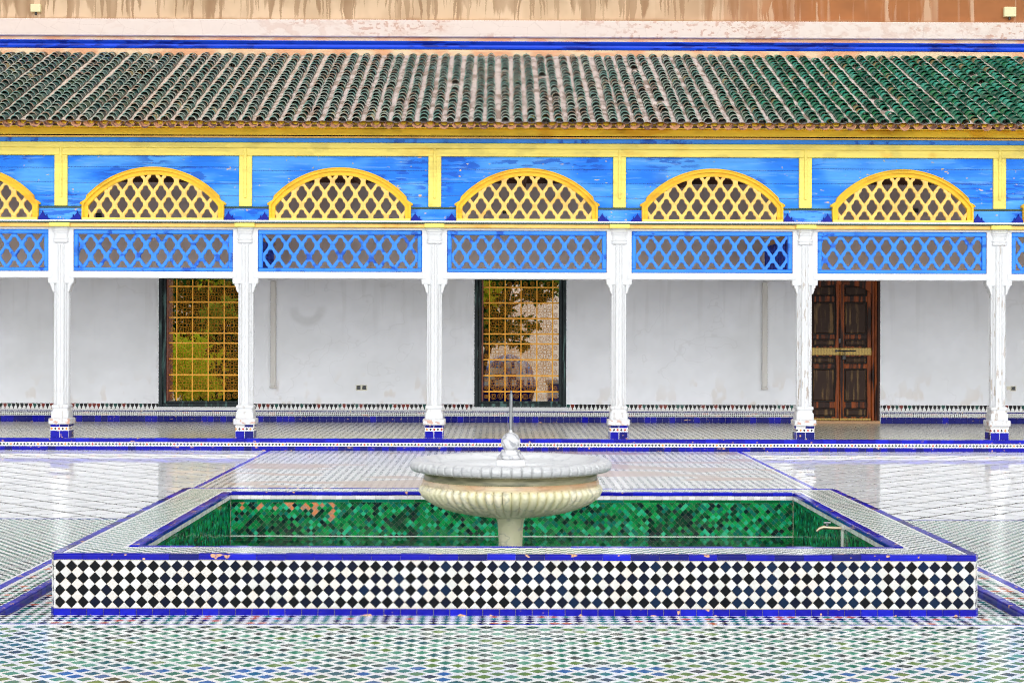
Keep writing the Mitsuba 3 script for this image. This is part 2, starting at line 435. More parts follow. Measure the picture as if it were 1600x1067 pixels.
def roof_glaze(p, n, uv):
    i, j = dr.floor(p.x / .1936 + .5), dr.floor(p.y / .179)
    h, h2 = cell_rand(i, j, 1), cell_rand(i, j, 2)
    new = smoothstep(2.6, 5.2, p.x + 1.2 * (noise(p.y * 1.2, 3.0) - .5)) 
    old = palette(h, [(.008, .03, .024), (.014, .055, .042), (.005, .015, .014), (.018, .08, .066), (.035, .065, .03), (.010, .04, .04), (.006, .02, .016)])
    fresh = palette(h, [(.015, .21, .11), (.03, .32, .20), (.008, .12, .07), (.05, .36, .25), (.02, .20, .07), (.008, .09, .055)])
    c = mix(old, fresh, new)
    c = dr.select(h2 < .03, C3(.30, .22, .09), c)
    c = c * (.7 + .6 * fbm(p.x * 18, p.y * 12, p.z * 18))
    worn = smoothstep(.56, .72, fbm(p.x * 9, p.y * 9, 4.0))
    c = mix(c, C3(.18, .23, .18), .35 * worn * (1 - .7 * new))
    lip = (n.y < -.75)
    lc = mix(palette(h2, [(.42, .48, .40), (.30, .40, .33), (.20, .36, .30), (.48, .50, .42), (.42, .30, .22), (.34, .42, .36)]), C3(.02, .10, .06), new)
    return dr.select(lip, lc, c)
mat('roof_glaze', roof_glaze, 0.28, 0.2)
def mortar(p, n, uv):
    w = fbm(p.x * 9, p.y * 9, 2, 4)
    c = mix(C3(.54, .44, .40), C3(.28, .20, .16), smoothstep(.45, .7, w))
    c = mix(c, C3(.58, .44, .33), .6 * smoothstep(-1.5, -5.0, p.x + 2 * (noise(p.x * .7, p.y) - .5)))
    return c * (.75 + .4 * fbm(p.x * 40, p.y * 40))
mat('mortar', mortar, 0.9, 0.2)
def clay(p, n, uv):
    w = fbm(p.x * 15, p.y * 15, p.z * 15, 3)
    return mix(C3(.52, .25, .13), C3(.12, .06, .05), smoothstep(.42, .68, w))
mat('clay_tile', clay, 0.7)

def dark_frame(p, n, uv):
    w = fbm(p.x * 22, p.z * 2.2, p.y * 22, 4)
    return mix(C3(.010, .018, .020), C3(.10, .20, .18), smoothstep(.52, .72, w) * .8)
mat('frame_green', dark_frame, 0.4, 0.2)
mat('frame_rust', (.20, .045, .02), 0.5)
def wood(p, n, uv):
    g = fbm(p.x * 26, p.z * 2.0, p.y * 8, 4)
    c = mix(C3(.26, .055, .008), C3(.018, .006, .003), smoothstep(.32, .60, g))
    return c * (.7 + .6 * fbm(p.x * 60, p.z * 5, 2))
mat('door_wood', wood, 0.45, 0.2)
def wood2(p, n, uv):
    g = fbm(p.x * 30, p.z * 3.0, p.y * 8, 4)
    c = mix(C3(.030, .012, .006), C3(.15, .085, .03), smoothstep(.50, .72, g))
    return c
mat('door_panel', wood2, 0.5, 0.2)
mat('door_jamb', (.035, .014, .008), 0.5, 0.2)
mat('door_dark', (.012, .007, .005), 0.5, 0.2)
def webbing(p, n, uv):
    return mix(C3(.55, .36, .05), C3(.30, .18, .03), smoothstep(.3, .7, frac(p.x * 38)))
mat('door_brass', webbing, 0.4)
mat('iron_ochre', (.92, .42, .02), 0.45)
mat('iron_scroll', (.55, .24, .02), 0.45)
mat('iron_black', (.02, .02, .02), 0.4)
mat('cedar', paint((.10, .035, .012), (.03, .012, .006), 3, 3, .4, .7), 0.6)
mat('cedar_light', (.42, .24, .12), 0.6)
mat('rope_green', (.03, .08, .05), 0.6)
mat('plastic_dark', (.015, .017, .02), 0.35)
mat('plastic_cream', (.62, .58, .46), 0.4)
mat('lamp_cream', (.72, .66, .38), 0.5)
mat('steel', (.27, .28, .29), 0.35, metallic=0.8)
mat('tap_brass', (.62, .50, .34), 0.3, metallic=0.7)
mat('lime_scale', (.60, .62, .56), 0.5)
mat('bark', (.07, .05, .035), 0.9)
mat('soil', (.16, .11, .07), 0.95)
def garden_stucco(p, n, uv):
    return mix(C3(.86, .76, .64), C3(.76, .62, .48), fbm(p.x * .8, p.z * 1.4, 2, 4))
mat('garden_stucco', garden_stucco, 0.9)
for nm, c in dict(leaf_bright=(.72, .88, .06), leaf_mid=(.32, .50, .06), leaf_dark=(.045, .13, .025), leaf_teal=(.15, .32, .20), petal=(.80, .16, .10)).items():
    scene[nm] = {'type': 'principledthin', 'base_color': rgb(*c), 'roughness': .45, 'diff_trans': .7}
def mosaic(p, n, uv):
    a = dr.atan2(p.y - 34.0, p.x - .18) * 3.2
    i, j = dr.floor(a * 2), dr.floor(p.z * 8)
    h = cell_rand(i, j)
    return dr.select(h < .38, C3(.03, .03, .22), dr.select(h < .55, C3(.12, .25, .6), C3(.72, .70, .74)))
mat('mosaic', mosaic, 0.12)
scene['water'] = {'type': 'dielectric', 'int_ior': 1.33, 'ext_ior': 1.0}

# ------------------------------------------------------------------ ground and courtyard floor
PX0, PX1, PY0, PY1, PH = -2.71, 2.925, 9.78, 14.0, 0.365
IX0, IX1, IY0, IY1 = -2.248, 2.4855, 10.18, 13.633
PC = (PX0 + PX1) / 2
STEP, PLAT, WALL = 23.49, 0.175, 27.86
SL0, SL1 = -3.355, -3.295         # flat blue strip left
SR0, SR1 = 3.465, 3.525           # and right
CL, CR = -3.03, 3.21              # curbs of the sunken channels
MARB = 14.82

part('ground', flat(sbox(-400, -300, 400, 500).difference(sbox(-16, -6, 16, 46)), -0.30), 'soil'); tag('ground', 'bare earth around the courtyard', kind='structure')

fl = 'courtyard_floor'
chan_l, chan_r = sbox(CL - .012, PY0 - .0, PX0 + .05, 14.3), sbox(PX1 - .05, PY0, CR + .012, 14.3)
pool_hole = sbox(PX0 + .05, PY0 + .05, PX1 - .05, PY1 - .05)
base = sbox(-16, -6, 16, STEP + .02).difference(unary_union([chan_l, chan_r, pool_hole]))
part(fl, flat(base, -0.012, 0.25), 'grout'); count[fl] = 1
tag(fl, 'glossy white and green tiled courtyard floor around the pool', kind='structure')
for g in (chan_l, chan_r):
    part('channel_bed', flat(g, -.066, .1), 'grout', fl)

def sheet(name, poly, z, m):
    return part(name, flat(poly, z, .010), m, fl)
FX0, FX1, FY0 = -3.36, 3.56, 7.55
front = sbox(-16, -6, 16, LINE - .03)
sheet('green_tiling', unary_union([front.difference(sbox(FX0, FY0, FX1, LINE)), sbox(-16, LINE + .01, SL0 - .025, MARB), sbox(SR1 + .025, LINE + .01, 16, MARB)]).buffer(0), 0.0, 'zellige_green')
sheet('path_tiling', sbox(SL1 + .022, PY1 + .02, SR0 - .022, STEP - .002).difference(unary_union([chan_l, chan_r])), 0.0, 'zellige_path')
# white seams beside the blue strips
for m in [box(SL0 - .022, SL0, LINE, STEP, -.01, .001), box(SL1, SL1 + .02, LINE, STEP, -.01, .001), box(SR0 - .02, SR0, LINE, STEP, -.01, .001), box(SR1, SR1 + .022, LINE, STEP, -.01, .001),
                    box(-16, 16, LINE - .030, LINE - .010, -.01, .001)]:
    part('white_seam', m, 'white_floor', fl)
for xa, xb in ((-16, SL0 - .022), (SR1 + .022, 16)):
    part('marble_border', box(xa, xb, MARB, MARB + .03, -.01, .002), 'thin_line', fl)

def tile_at(poly, t, b, z, tilt=.004, jit=.0006):
    v, f = slab(poly, t, b)
    c = v[:, :2].mean(0)
    a = NR.normal(0, tilt, 2)
    v = v.copy(); v[:, 2] += z - t + NR.normal(0, jit) + (v[:, :2] - c) @ a
    return v, f

# strips of flat blue tiles
its = []
for x0, x1 in ((SL0, SL1), (SR0, SR1)):
    y = LINE
    while y < STEP - .02:
        l = min(.176, STEP - .004 - y)
        its.append(tile_at([(x0, y + .002), (x1, y + .002), (x1, y + l - .002), (x0, y + l - .002)], .012, .003, .003)); y += .176
pieces('blue_strip_tile', fl, its, 'cobalt_b')
x = -3.4; its = []
while x < 3.6:
    its.append(tile_at([(x + .002, LINE - .009), (x + .174, LINE - .009), (x + .174, LINE + .009), (x + .002, LINE + .009)], .012, .002, .002)); x += .176
pieces('blue_line_tile', fl, its, 'cobalt')

# tiles of the foreground, one by one: squares turned by 45 degrees, every one with both numbers even is coloured
s = DF / math.sqrt(2)
col, wh = {}, {0: [], 1: []}
un, rng = s * math.sqrt(.5), range(0, 400)
for a in range(0, 320):
    for b in range(-230, 230):
        cx, cy = (a - b) * un, (a + b) * un
        if not (FX0 < cx < FX1 and FY0 < cy < LINE - .035):
            continue
        g = .0005
        k = un - g
        poly = [(cx - k, cy), (cx, cy - k), (cx + k, cy), (cx, cy + k)]
        if a % 2 == 0 and b % 2 == 0:
            # the coloured ones are cut a little larger and stand a hair proud
            m = tile_at([(cx + (x_ - cx) * 1.32, cy + (y_ - cy) * 1.32) for x_, y_ in poly], .012, .0007, .0012, .003, .0003)
        else:
            m = tile_at(poly, .012, .0007, 0.0, .003, .0004)
        if a % 2 == 0 and b % 2 == 0:
            # teal and blue glazes lie in loose patches
            r = NR.rand()
            h = meshkit.fbm(np.array([[cx * 1.6 + 9, cy * 2.2, 0]]))[0]
            i = int(NR.choice([0, 1, 1, 2, 2, 3, 4, 5, 6, 7]))
            if cy < 8.25 and h > .55 and r < .8:
                i = int(NR.choice([8, 8, 5, 2]))
            elif cy < 8.4 and r < .35:
                i = 6
            elif cy > 9.0 and r < .4:
                i = int(NR.choice([0, 7, 1]))
            col.setdefault(i, []).append(m)
        else:
            wh[int(NR.rand() < .3)].append(m)
near = lambda m: m[0][:, 1].mean() + .25 * abs(m[0][:, 0].mean())
allc = sorted([(near(m), i, n) for i, ms in col.items() for n, m in enumerate(ms)])
cut = allc[299][0]
for i in sorted(col):
    ms = sorted(col[i], key=near)
    k = sum(near(m) <= cut for m in ms)
    for m in ms[:k]:
        part('green_tile', m, f'floor_glaze_{i}', fl)
    if len(ms) > k:
        part('green_tiles', ms[k:], f'floor_glaze_{i}', fl, kind='stuff')
pieces('white_tile', fl, wh[0], 'white_floor', 300, 'white_tiles', near)
part('white_tiles', wh[1], 'white_floor_b', fl, kind='stuff')

def diamond_field(x0, x1, y0, y1, z, D, chooser, tilt=.004):
    """squares standing on their corner: coloured ones on a D grid, white ones between, cut off at the border"""
    out = {}
    nx, ny = max(1, round((x1 - x0) / D)), max(1, round((y1 - y0) / D))
    dx, dy = (x1 - x0) / nx, (y1 - y0) / ny
    g = .0012
    for j in range(ny):
        for i in range(nx):
            cx, cy = x0 + (i + .5) * dx, y0 + (j + .5) * dy
            kx, ky = dx / 2 - g, dy / 2 - g
            out.setdefault(chooser(i, j), []).append(([(cx - kx, cy), (cx, cy - ky), (cx + kx, cy), (cx, cy + ky)], i, j))
    for j in range(ny + 1):
        for i in range(nx + 1):
            cx, cy = x0 + i * dx, y0 + j * dy
            kx, ky = dx / 2 - g, dy / 2 - g
            p = [(cx - kx if i else cx, cy), (cx, cy - ky if j else cy), (cx + kx if i < nx else cx, cy), (cx, cy + ky if j < ny else cy)]
            p = [q for n, q in enumerate(p) if q != p[n - 1]]
            if len(p) >= 3 and 0 < (i < nx) + (i > 0) and ((j > 0) or (j < ny)):
                q = np.array(p); a = 0.5 * abs(np.dot(q[:, 0], np.roll(q[:, 1], 1)) - np.dot(q[:, 1], np.roll(q[:, 0], 1)))
                if a > 1e-5:
                    out.setdefault('white', []).append((p, i, j))
    return out

def strip_choice(i, j):
    k = ['black_glaze', 'red_glaze', 'red_glaze', 'red_glaze', 'black_glaze', 'floor_glaze_1', 'floor_glaze_2', 'floor_glaze_2', 'black_glaze_b', 'red_glaze', 'red_glaze', 'floor_glaze_1'][i % 12]
    return k if R.random() < (.22 if k == 'red_glaze' else .85) else ['floor_glaze_1', 'floor_glaze_3', 'black_glaze', 'floor_glaze_2'][R.randrange(4)]
D2 = .0717
cols, whites = [], []
for (x0, x1, y0, y1, z, keep) in ((-3.28, 3.45, LINE + .012, PY0 - .003, 0.0, True), (SL1 + .022, CL - .055, PY0, 14.2, 0.0, False), (CR + .055, SR0 - .022, PY0, 14.2, 0.0, False),
                                  (CL + .002, PX0 - .002, PY0, 14.2, -.05, False), (PX1 + .002, CR - .002, PY0, 14.2, -.05, False)):
    fld = diamond_field(x0, x1, y0, y1, z, D2, strip_choice if keep else (lambda i, j: strip_choice(j, i)))
    for k, ps in sorted(fld.items()):
        ms = [tile_at(p, .012, .0007, z, .003, .0004) for p, _, _ in ps]
        if k == 'white':
            part('border_white_tiles', ms, 'white_floor', fl, kind='stuff')
        elif keep:
            for m in ms:
                part('border_tile', m, k, fl)
        else:
            part('border_tiles', ms, k, fl, kind='stuff')

def nosing_profile(w, h, r=.010, flip=1):
    """(t, z): t runs outwards, the rounded edge at t = w"""
    a = np.linspace(0, np.pi / 2, 5)
    pts = [(0, -h), (w, -h)] + [(w - r + r * math.cos(x), -r + r * math.sin(x)) for x in a] + [(0, 0)]
    return pts
def nosing(o, d, out, length, w, h, ztop):
    """a run of edge tiles from point o along d (2-D unit), overhanging side `out` (2-D unit)"""
    prof = nosing_profile(w, h)
    m = trimesh.creation.extrude_polygon(Polygon(prof), 1.0, engine='earcut')
    v0, f = m.vertices, m.faces
    def piece(a, b, dz=0.0):
        t = v0[:, 0] - w
        l = a + v0[:, 2] * (b - a)
        v = np.c_[o[0] + d[0] * l + out[0] * t, o[1] + d[1] * l + out[1] * t, ztop + v0[:, 1] + dz]
        ff = f if d[0] * out[1] - d[1] * out[0] > 0 else f[:, ::-1]
        return v, ff
    return piece
def nosing_run(name, parent, o, d, out, length, w, h, ztop, step, mats, gap=.002):
    pc = nosing(o, d, out, length, w, h, ztop)
    n = max(1, round(length / step)); st = length / n
    for i in range(n):
        part(name, pc(i * st + gap / 2, (i + 1) * st - gap / 2, R.uniform(-.0018, .0018)), mats[R.randrange(len(mats))], parent)
nosing_run('curb_tile', fl, (CL, PY0 - .3), (0, 1), (1, 0), 4.7, .055, .052, .004, .101, ['cobalt', 'cobalt_b'])
nosing_run('curb_tile', fl, (CR, PY0 - .3), (0, 1), (-1, 0), 4.7, .055, .052, .004, .101, ['cobalt', 'cobalt_b'])

# marble slabs on both sides: squares turned by 45 degrees in a net of small black and white mosaic
def net(p, n, uv):
    return dr.select(cell_rand(dr.floor(p.x / .022), dr.floor(p.y / .022)) < .62, C3(.05, .05, .05), C3(.5, .5, .47))
mat('mosaic_net', net, 0.6, 0.08)
for xa, xb in ((-16, SL0 - .022), (SR1 + .022, 16)):
    part('mosaic_net', flat(sbox(xa, MARB + .03, xb, STEP), -.001, .01), 'mosaic_net', fl)
MD = .51
slabs = []
for region in (sbox(-15, MARB + .035, SL0 - .026, STEP - .004), sbox(SR1 + .026, MARB + .035, 15, STEP - .004)):
    x0, y0, x1, y1 = region.bounds
    for i in range(int((x1 - x0) / MD * 2) + 3):
        for j in range(int((y1 - y0) / MD * 2) + 3):
            if (i + j) % 2:
                continue
            cx, cy = x0 + i * MD / 2 - .05, y0 + j * MD / 2
            k = MD / 2 - .033
            p = Polygon([(cx - k, cy), (cx, cy - k), (cx + k, cy), (cx, cy + k)]).intersection(region)
            if p.is_empty or p.geom_type != 'Polygon' or p.area < .004:
                continue
            q = np.array(p.exterior.coords)[:-1]
            if p.exterior.is_ccw is False:
                q = q[::-1]
            slabs.append(tile_at(q, .012, .0015, .002, .0009, .0008))
pieces('marble_slab', fl, slabs, 'marble_slab', 300, 'marble_slabs', lambda m: m[0][:, 1].mean() + (0 if abs(m[0][:, 0].mean()) < .33 * m[0][:, 1].mean() else 20))

# ------------------------------------------------------------------ gallery floor (raised) and its step
gf = 'gallery_floor'
part(gf, box(-16, 16, STEP + .012, WALL + .02, -.3, PLAT - .004), 'grout_dark'); count[gf] = 1
tag(gf, 'raised tiled gallery floor behind the cobalt blue step', kind='structure')
part('tiling', box(-16, 16, STEP + .07, WALL, PLAT - .01, PLAT), 'zellige_gallery', gf)
nosing_run('nosing_tile', gf, (-12.4, STEP), (1, 0), (0, -1), 25.3, .068, .056, PLAT + .002, .19, ['cobalt_b', 'cobalt', 'cobalt'])
part('diamond_strip', box(-12.4, 12.9, STEP + .004, STEP + .02, .062, .118), 'step_diamonds', gf)
for i in range(241):
    x = -12.4 + i * .105
    part('riser_tile', box(x + .0015, x + .1035, STEP + .002 + R.uniform(0, .002), STEP + .02, .0, .060, .002), ['cobalt', 'cobalt_dark', 'cobalt'][R.randrange(3)], gf)

# ------------------------------------------------------------------ the pool
pool = thing('pool', 'low rectangular tiled pool with black and white diamond sides and cobalt edging', 'pool')
CH = (.031, .064)
def outline(x0, y0, x1, y1, c):
    return Polygon([(x0 + c[0], y0), (x1 - c[0], y0), (x1, y0 + c[1]), (x1, y1 - c[1]), (x1 - c[0], y1), (x0 + c[0], y1), (x0, y1 - c[1]), (x0, y0 + c[1])])
outer = outline(PX0 + .010, PY0 + .010, PX1 - .010, PY1 - .010, CH)
inner = sbox(IX0, IY0, IX1, IY1)
core = outer.difference(sbox(IX0 - .012, IY0 - .012, IX1 + .012, IY1 + .012))
part('wall_core', flat(core, PH - .012, PH - .012 + .5), 'grout', pool)
ring0, ring1 = outer.buffer(-.052, join_style=2), inner.buffer(.068, join_style=2)
part('rim_tiling', flat(ring0.buffer(-.022, join_style=2).difference(ring1.buffer(.022, join_style=2)), PH, .012), 'zellige_rim', pool)
for g in (ring0.difference(ring0.buffer(-.020, join_style=2)), ring1.buffer(.020, join_style=2).difference(ring1)):
    part('rim_seam', flat(g, PH + .001, .012), 'white_floor', pool)
oc = list(outline(PX0, PY0, PX1, PY1, CH).exterior.coords)
for a, b in zip(oc[:-1], oc[1:]):
    a, b = np.array(a), np.array(b)
    L = np.linalg.norm(b - a); d = (b - a) / L
    if d @ [0, 0] != 0: pass
    c = np.array([PC, (PY0 + PY1) / 2]); nrm = np.array([d[1], -d[0]])
    if nrm @ (a - c) < 0:
        nrm = -nrm
    nosing_run('edge_tile', pool, a, d, nrm, L, .060 if L > .2 else .055, .034, PH + .003, .1755, ['cobalt', 'cobalt_b', 'cobalt', 'cobalt_dark'])
for a, b, nrm in (((IX0, IY1), (IX1, IY1), (0, -1)), ((IX0, IY0), (IX0, IY1 - .0), (1, 0)), ((IX1, IY0), (IX1, IY1), (-1, 0)), ((IX0, IY0), (IX1, IY0), (0, 1))):
    a, b = np.array(a, float), np.array(b, float); L = np.linalg.norm(b - a)
    nosing_run('inner_edge_tile', pool, a, (b - a) / L, np.array(nrm, float), L, .066, .027, PH + .003, .172, ['cobalt', 'cobalt_b', 'cobalt'])

def vface(a, b, nrm, z0, z1, D, chooser):
    a, b = np.array(a, float), np.array(b, float); L = np.linalg.norm(b - a); d = (b - a) / L
    fld = diamond_field(0, L, z0, z1, 0, D, chooser)
    return fld, (lambda p, t, bev, proud: (lambda v, f: (frame_map(np.c_[v[:, :2], v[:, 2] + proud - t], (a[0], a[1], 0), (d[0], d[1], 0), (0, 0, 1), (nrm[0], nrm[1], 0)),
                                                         f if np.dot(np.cross([d[0], d[1], 0], [0, 0, 1]), [nrm[0], nrm[1], 0]) > 0 else f[:, ::-1]))(*slab(p, t, bev)))
def dark_choice(i, j):
    right = i / 79
    return ['black_glaze', 'black_glaze_b', 'navy_glaze'][min(2, int(R.random() * (1.3 + 2.2 * right)))]
blacks, whs = {}, {}
for n, (a, b) in enumerate(zip(oc[:-1], oc[1:])):
    a, b = np.array(a), np.array(b); L = np.linalg.norm(b - a); d = (b - a) / L
    nrm = np.array([d[1], -d[0]])
    if nrm @ (a - np.array([PC, 11.9])) < 0:
        nrm = -nrm
    a2, b2 = a - nrm * .004, b - nrm * .004
    fld, put = vface(a2, b2, nrm, .042, .330, .0705, dark_choice)
    front_face = n == 0
    for k, ps in sorted(fld.items()):
        for p, i, j in ps:
            dark = k != 'white'
            p = [(x_ + R.gauss(0, .0006), y_ + R.gauss(0, .0006)) for x_, y_ in p]
            m = put(p, .010, .0028, -.0015 + R.gauss(0, .0008) if dark else .0010 + R.gauss(0, .0010))
            m[0][:] += np.outer((m[0] - m[0].mean(0)) @ NR.normal(0, .012, 3), [nrm[0], nrm[1], 0])
            if not dark:
                k2 = ['white_glaze', 'white_glaze', 'white_glaze_b', 'white_glaze_c'][R.randrange(4)]
                (whs if front_face else whs).setdefault((k2, front_face), []).append(m)
            else:
                blacks.setdefault((k, front_face), []).append(m)
    st = .0995
    nn = max(1, round(L / st))
    for i in range(nn):
        u0, u1 = i * L / nn + .0018, (i + 1) * L / nn - .0018
        v, f = slab([(u0, -.052), (u1, -.052), (u1, .038), (u0, .038)], .010, .002)
        v = frame_map(np.c_[v[:, :2], v[:, 2] - .008], (a[0], a[1], 0), (d[0], d[1], 0), (0, 0, 1), (nrm[0], nrm[1], 0))
        if n in (0, 1, 7) or True:
            part('base_tile', (v, f if np.dot(np.cross([d[0], d[1], 0], [0, 0, 1]), [nrm[0], nrm[1], 0]) > 0 else f[:, ::-1]), ['cobalt', 'cobalt_b', 'cobalt'][R.randrange(3)], pool)
tot = 0
for (k, fr), ms in sorted(blacks.items(), key=lambda x: (not x[0][1], x[0][0])):
    q = min(len(ms), 300 - tot) if fr else 0
    for m in ms[:q]:
        part('black_tile', m, k, pool)
    tot += q
    if len(ms) > q:
        part('black_tiles', ms[q:], k, pool, kind='stuff')
tot = 0
for (k, fr), ms in sorted(whs.items(), key=lambda x: (not x[0][1], x[0][0])):
    q = min(len(ms), 300 - tot) if fr else 0
    for m in ms[:q]:
        part('white_tile', m, k, pool)
    tot += q
    if len(ms) > q:
        part('white_tiles', ms[q:], k, pool, kind='stuff')

# inner walls: white row, green row, green diamonds
gl = [0, 1, 1, 1, 2, 2, 3, 4, 5, 6, 7, 7]
for n, (a, b, nrm) in enumerate((((IX0, IY1), (IX1, IY1), (0, -1)), ((IX0, IY0), (IX0, IY1), (1, 0)), ((IX1, IY0), (IX1, IY1), (-1, 0)), ((IX0, IY0), (IX1, IY0), (0, 1)))):
    a, b = np.array(a, float), np.array(b, float); L = np.linalg.norm(b - a); d = (b - a) / L
    up = lambda v, f, pr: (frame_map(np.c_[v[:, :2], v[:, 2] + pr], (a[0], a[1], 0), (d[0], d[1], 0), (0, 0, 1), (nrm[0], nrm[1], 0)), f if np.dot(np.cross([d[0], d[1], 0], [0, 0, 1]), [nrm[0], nrm[1], 0]) > 0 else f[:, ::-1])
    for z0, z1, st, nm, ms in ((.306, .337, .055, 'white_row_tile', ['white_glaze', 'white_floor']), (.281, .303, .11, 'green_row_tile', ['pool_glaze_1', 'pool_glaze_7', 'pool_glaze_0'])):
        nn = round(L / st); acc = {}
        for i in range(nn):
            v, f = slab([(i * L / nn + .001, z0), ((i + 1) * L / nn - .001, z0), ((i + 1) * L / nn - .001, z1), (i * L / nn + .001, z1)], .008, .0015)
            mm = up(v, f, -.010 + R.gauss(0, .0005)); mk = ms[R.randrange(len(ms))]
            if n == 0:
                part(nm, mm, mk, pool)
            else:
                acc.setdefault(mk, []).append(mm)
        for mk, l in sorted(acc.items()):
            part(nm + 's', l, mk, pool, kind='stuff')
    def gchoice(i, j, n=n):
        if n == 0 and j >= 10 and (i in (2, 5, 8, 10, 11, 13, 14, 15, 16, 18) and R.random() < .55):
            return 'raw_clay'
        if n == 1 and j in (7, 8, 9) and R.random() < .06:
            return 'raw_clay'
        if n == 0 and ((j == 9 and i in (15, 18)) or (j == 8 and i == 18)):
            return 'raw_clay'
        ph = meshkit.fbm(np.array([[i * .095, j * .15, n * 3.0]]))[0]
        k = gl[R.randrange(len(gl))]
        if ph > .58 and R.random() < .5:
            k = [4, 5, 4, 0][R.randrange(4)]
        return f'pool_glaze_{k}'
    fld, put = vface(a, b, nrm, -.24, .279, .0465 if n != 3 else .09, gchoice)
    acc = {}
    for k, ps in sorted(fld.items()):
        for p, i, j in ps:
            kk = k if k != 'white' else gchoice(i, j)
            if kk == 'raw_clay':
                m = put(p, .004, .0005, -.010)
            else:
                m = put(p, .010, .0012, -.004 + R.gauss(0, .0008))
                m[0][:] += np.outer((m[0] - m[0].mean(0)) @ NR.normal(0, .022, 3), [nrm[0], nrm[1], 0])
            acc.setdefault(kk, []).append((m, p[0][1]))
    left = 300
    for kk, l in sorted(acc.items()):
        vis = [m for m, z in l if z > -.02] if n == 0 else []
        hid = [m for m, z in l if not (n == 0 and z > -.02)]
        for m in vis[:max(0, left)]:
            part('green_tile', m, kk, pool)
        hid += vis[max(0, left):]; left -= len(vis)
        if hid:
            part('green_tiles', hid, kk, pool, kind='stuff')
    part('wall_bed', box(*(sorted((a[0] - nrm[0] * .011, b[0] - nrm[0] * .016)) if abs(nrm[0]) else (a[0], b[0])), *(sorted((a[1] - nrm[1] * .011, a[1] - nrm[1] * .016)) if abs(nrm[1]) else (a[1], b[1])), -.3, .34), 'grout', pool)
part('waterline', [box(IX0 - .004, IX1 + .004, IY1 - .0045, IY1 + .004, -.008, .0005)], 'lime_scale', pool)
part('pool_bottom', box(IX0 - .02, IX1 + .02, IY0 - .02, IY1 + .02, -.32, -.26), 'pool_glaze_0', pool)
wv = np.array([[x, y, -.005] for y in np.linspace(IY0 - .005, IY1 + .005, 40) for x in np.linspace(IX0 - .005, IX1 + .005, 50)])
wv[:, 2] += .003 * (meshkit.fbm(wv * [5, 5, 0]) - .5)
ii, jj = np.meshgrid(np.arange(39), np.arange(49), indexing='ij')
wf = q2t(np.stack([ii * 50 + jj, ii * 50 + jj + 1, (ii + 1) * 50 + jj + 1, (ii + 1) * 50 + jj], -1).reshape(-1, 4))
k = part('pool_water', (wv, wf), 'water', None, smooth=True)
tag(k, 'shallow still green water at the bottom of the pool', kind='structure')

# tap
tap = thing('water_tap', 'small brass water tap sticking out of the right inner pool wall', 'tap')
TY = 11.62
part('spout', tube([(IX1 + .0, TY, .312), (IX1 - .10, TY, .313), (IX1 - .145, TY, .318), (IX1 - .175, TY, .308), (IX1 - .195, TY, .288)], [.011, .011, .014, .011, .009], 10), 'tap_brass', tap, smooth=40)
part('handle', [tube([(IX1 - .12, TY, .315), (IX1 - .12, TY, .352)], .009, 8), tube([(IX1 - .145, TY, .350), (IX1 - .095, TY, .350)], .007, 8)], 'steel', tap, smooth=40)
part('flange', tube([(IX1 + .001, TY, .312), (IX1 - .018, TY, .312)], .024, 14), 'lime_scale', tap, smooth=40)
part('supply_pipe', tube([(IX1 - .008, TY, .30), (IX1 - .008, TY, -.20)], .013, 8), 'lime_scale', tap, smooth=40)

# ------------------------------------------------------------------ fountain
fo = thing('fountain', 'white marble fountain with a wide fluted bowl on a pillar, standing in the pool', 'fountain')
FC = (.090, 11.81)
NL = 64
part('pedestal', lathe([(.0, -.26), (.13, -.26), (.13, -.22), (.082, -.16), (.083, .05), (.088, .2), (.096, .33), (.12, .385), (.0, .39)], 40, None, FC), 'marble_bowl', fo, smooth=50)
lob = [(.10, .376), (.17, .379), (.26, .384), (.36, .400), (.44, .417), (.52, .443), (.575, .468), (.62, .497), (.652, .528), (.668, .556), (.670, .578), (.658, .598), (.640, .610), (.628, .614)]
def lobes(prof, a):
    t = np.clip((prof[:, 0] - .1) / .5, 0, 1) * np.where(prof[:, 1] > .604, .15, 1)
    c = np.sqrt(np.clip(1 - (((a[None] * NL / (2 * np.pi)) % 1) * 2 - 1) ** 2 * .995, 0, 1)) - 1
    return .055 * t[:, None] * c
part('bowl', lathe(lob, NL * 14, lobes, FC), 'marble_bowl', fo, smooth=35)
part('bowl_lip', lathe([(.60, .60), (.640, .606), (.646, .620), (.640, .640), (.628, .650), (.60, .65)], 96, None, FC), 'marble_bowl', fo, smooth=40)
part('neck', lathe([(.60, .640), (.632, .646), (.634, .662), (.628, .680), (.640, .700), (.655, .712), (.60, .72)], 96, None, FC), 'marble_stained', fo, smooth=40)
rimp = [(.62, .708), (.690, .706), (.718, .712), (.732, .726), (.737, .748), (.732, .768), (.716, .784), (.695, .790), (.660, .791), (.640, .787), (.628, .776), (.618, .755), (.60, .735), (.50, .70), (.25, .672), (.0, .668)]
def flutes(prof, a):
    w = np.where((prof[:, 0] > .675) & (np.arange(len(prof)) < 8), 1.0, 0.0)
    ph = ((a * NL / (2 * np.pi)) % 1)
    d = np.minimum(ph, 1 - ph)
    return -w[:, None] * (.022 * np.exp(-(d[None] / .07) ** 2) + .003 * (1 - np.cos(2 * np.pi * (ph[None]))) * 0)
part('rim', lathe(rimp, NL * 18, flutes, FC), 'marble_fountain', fo, smooth=35)
fwv = lathe([(.0, .735), (.605, .735)], 64, None, FC)
k = part('fountain_water', lathe([(.0, .729), (.592, .729)], 64, None, FC), 'water'); tag(k, 'thin clear water filling the fountain bowl', 'water', kind='thing')
part('finial_block', box(FC[0] - .107, FC[0] + .107, FC[1] - .107, FC[1] + .107, .668, .789, .006), 'marble_fountain', fo)
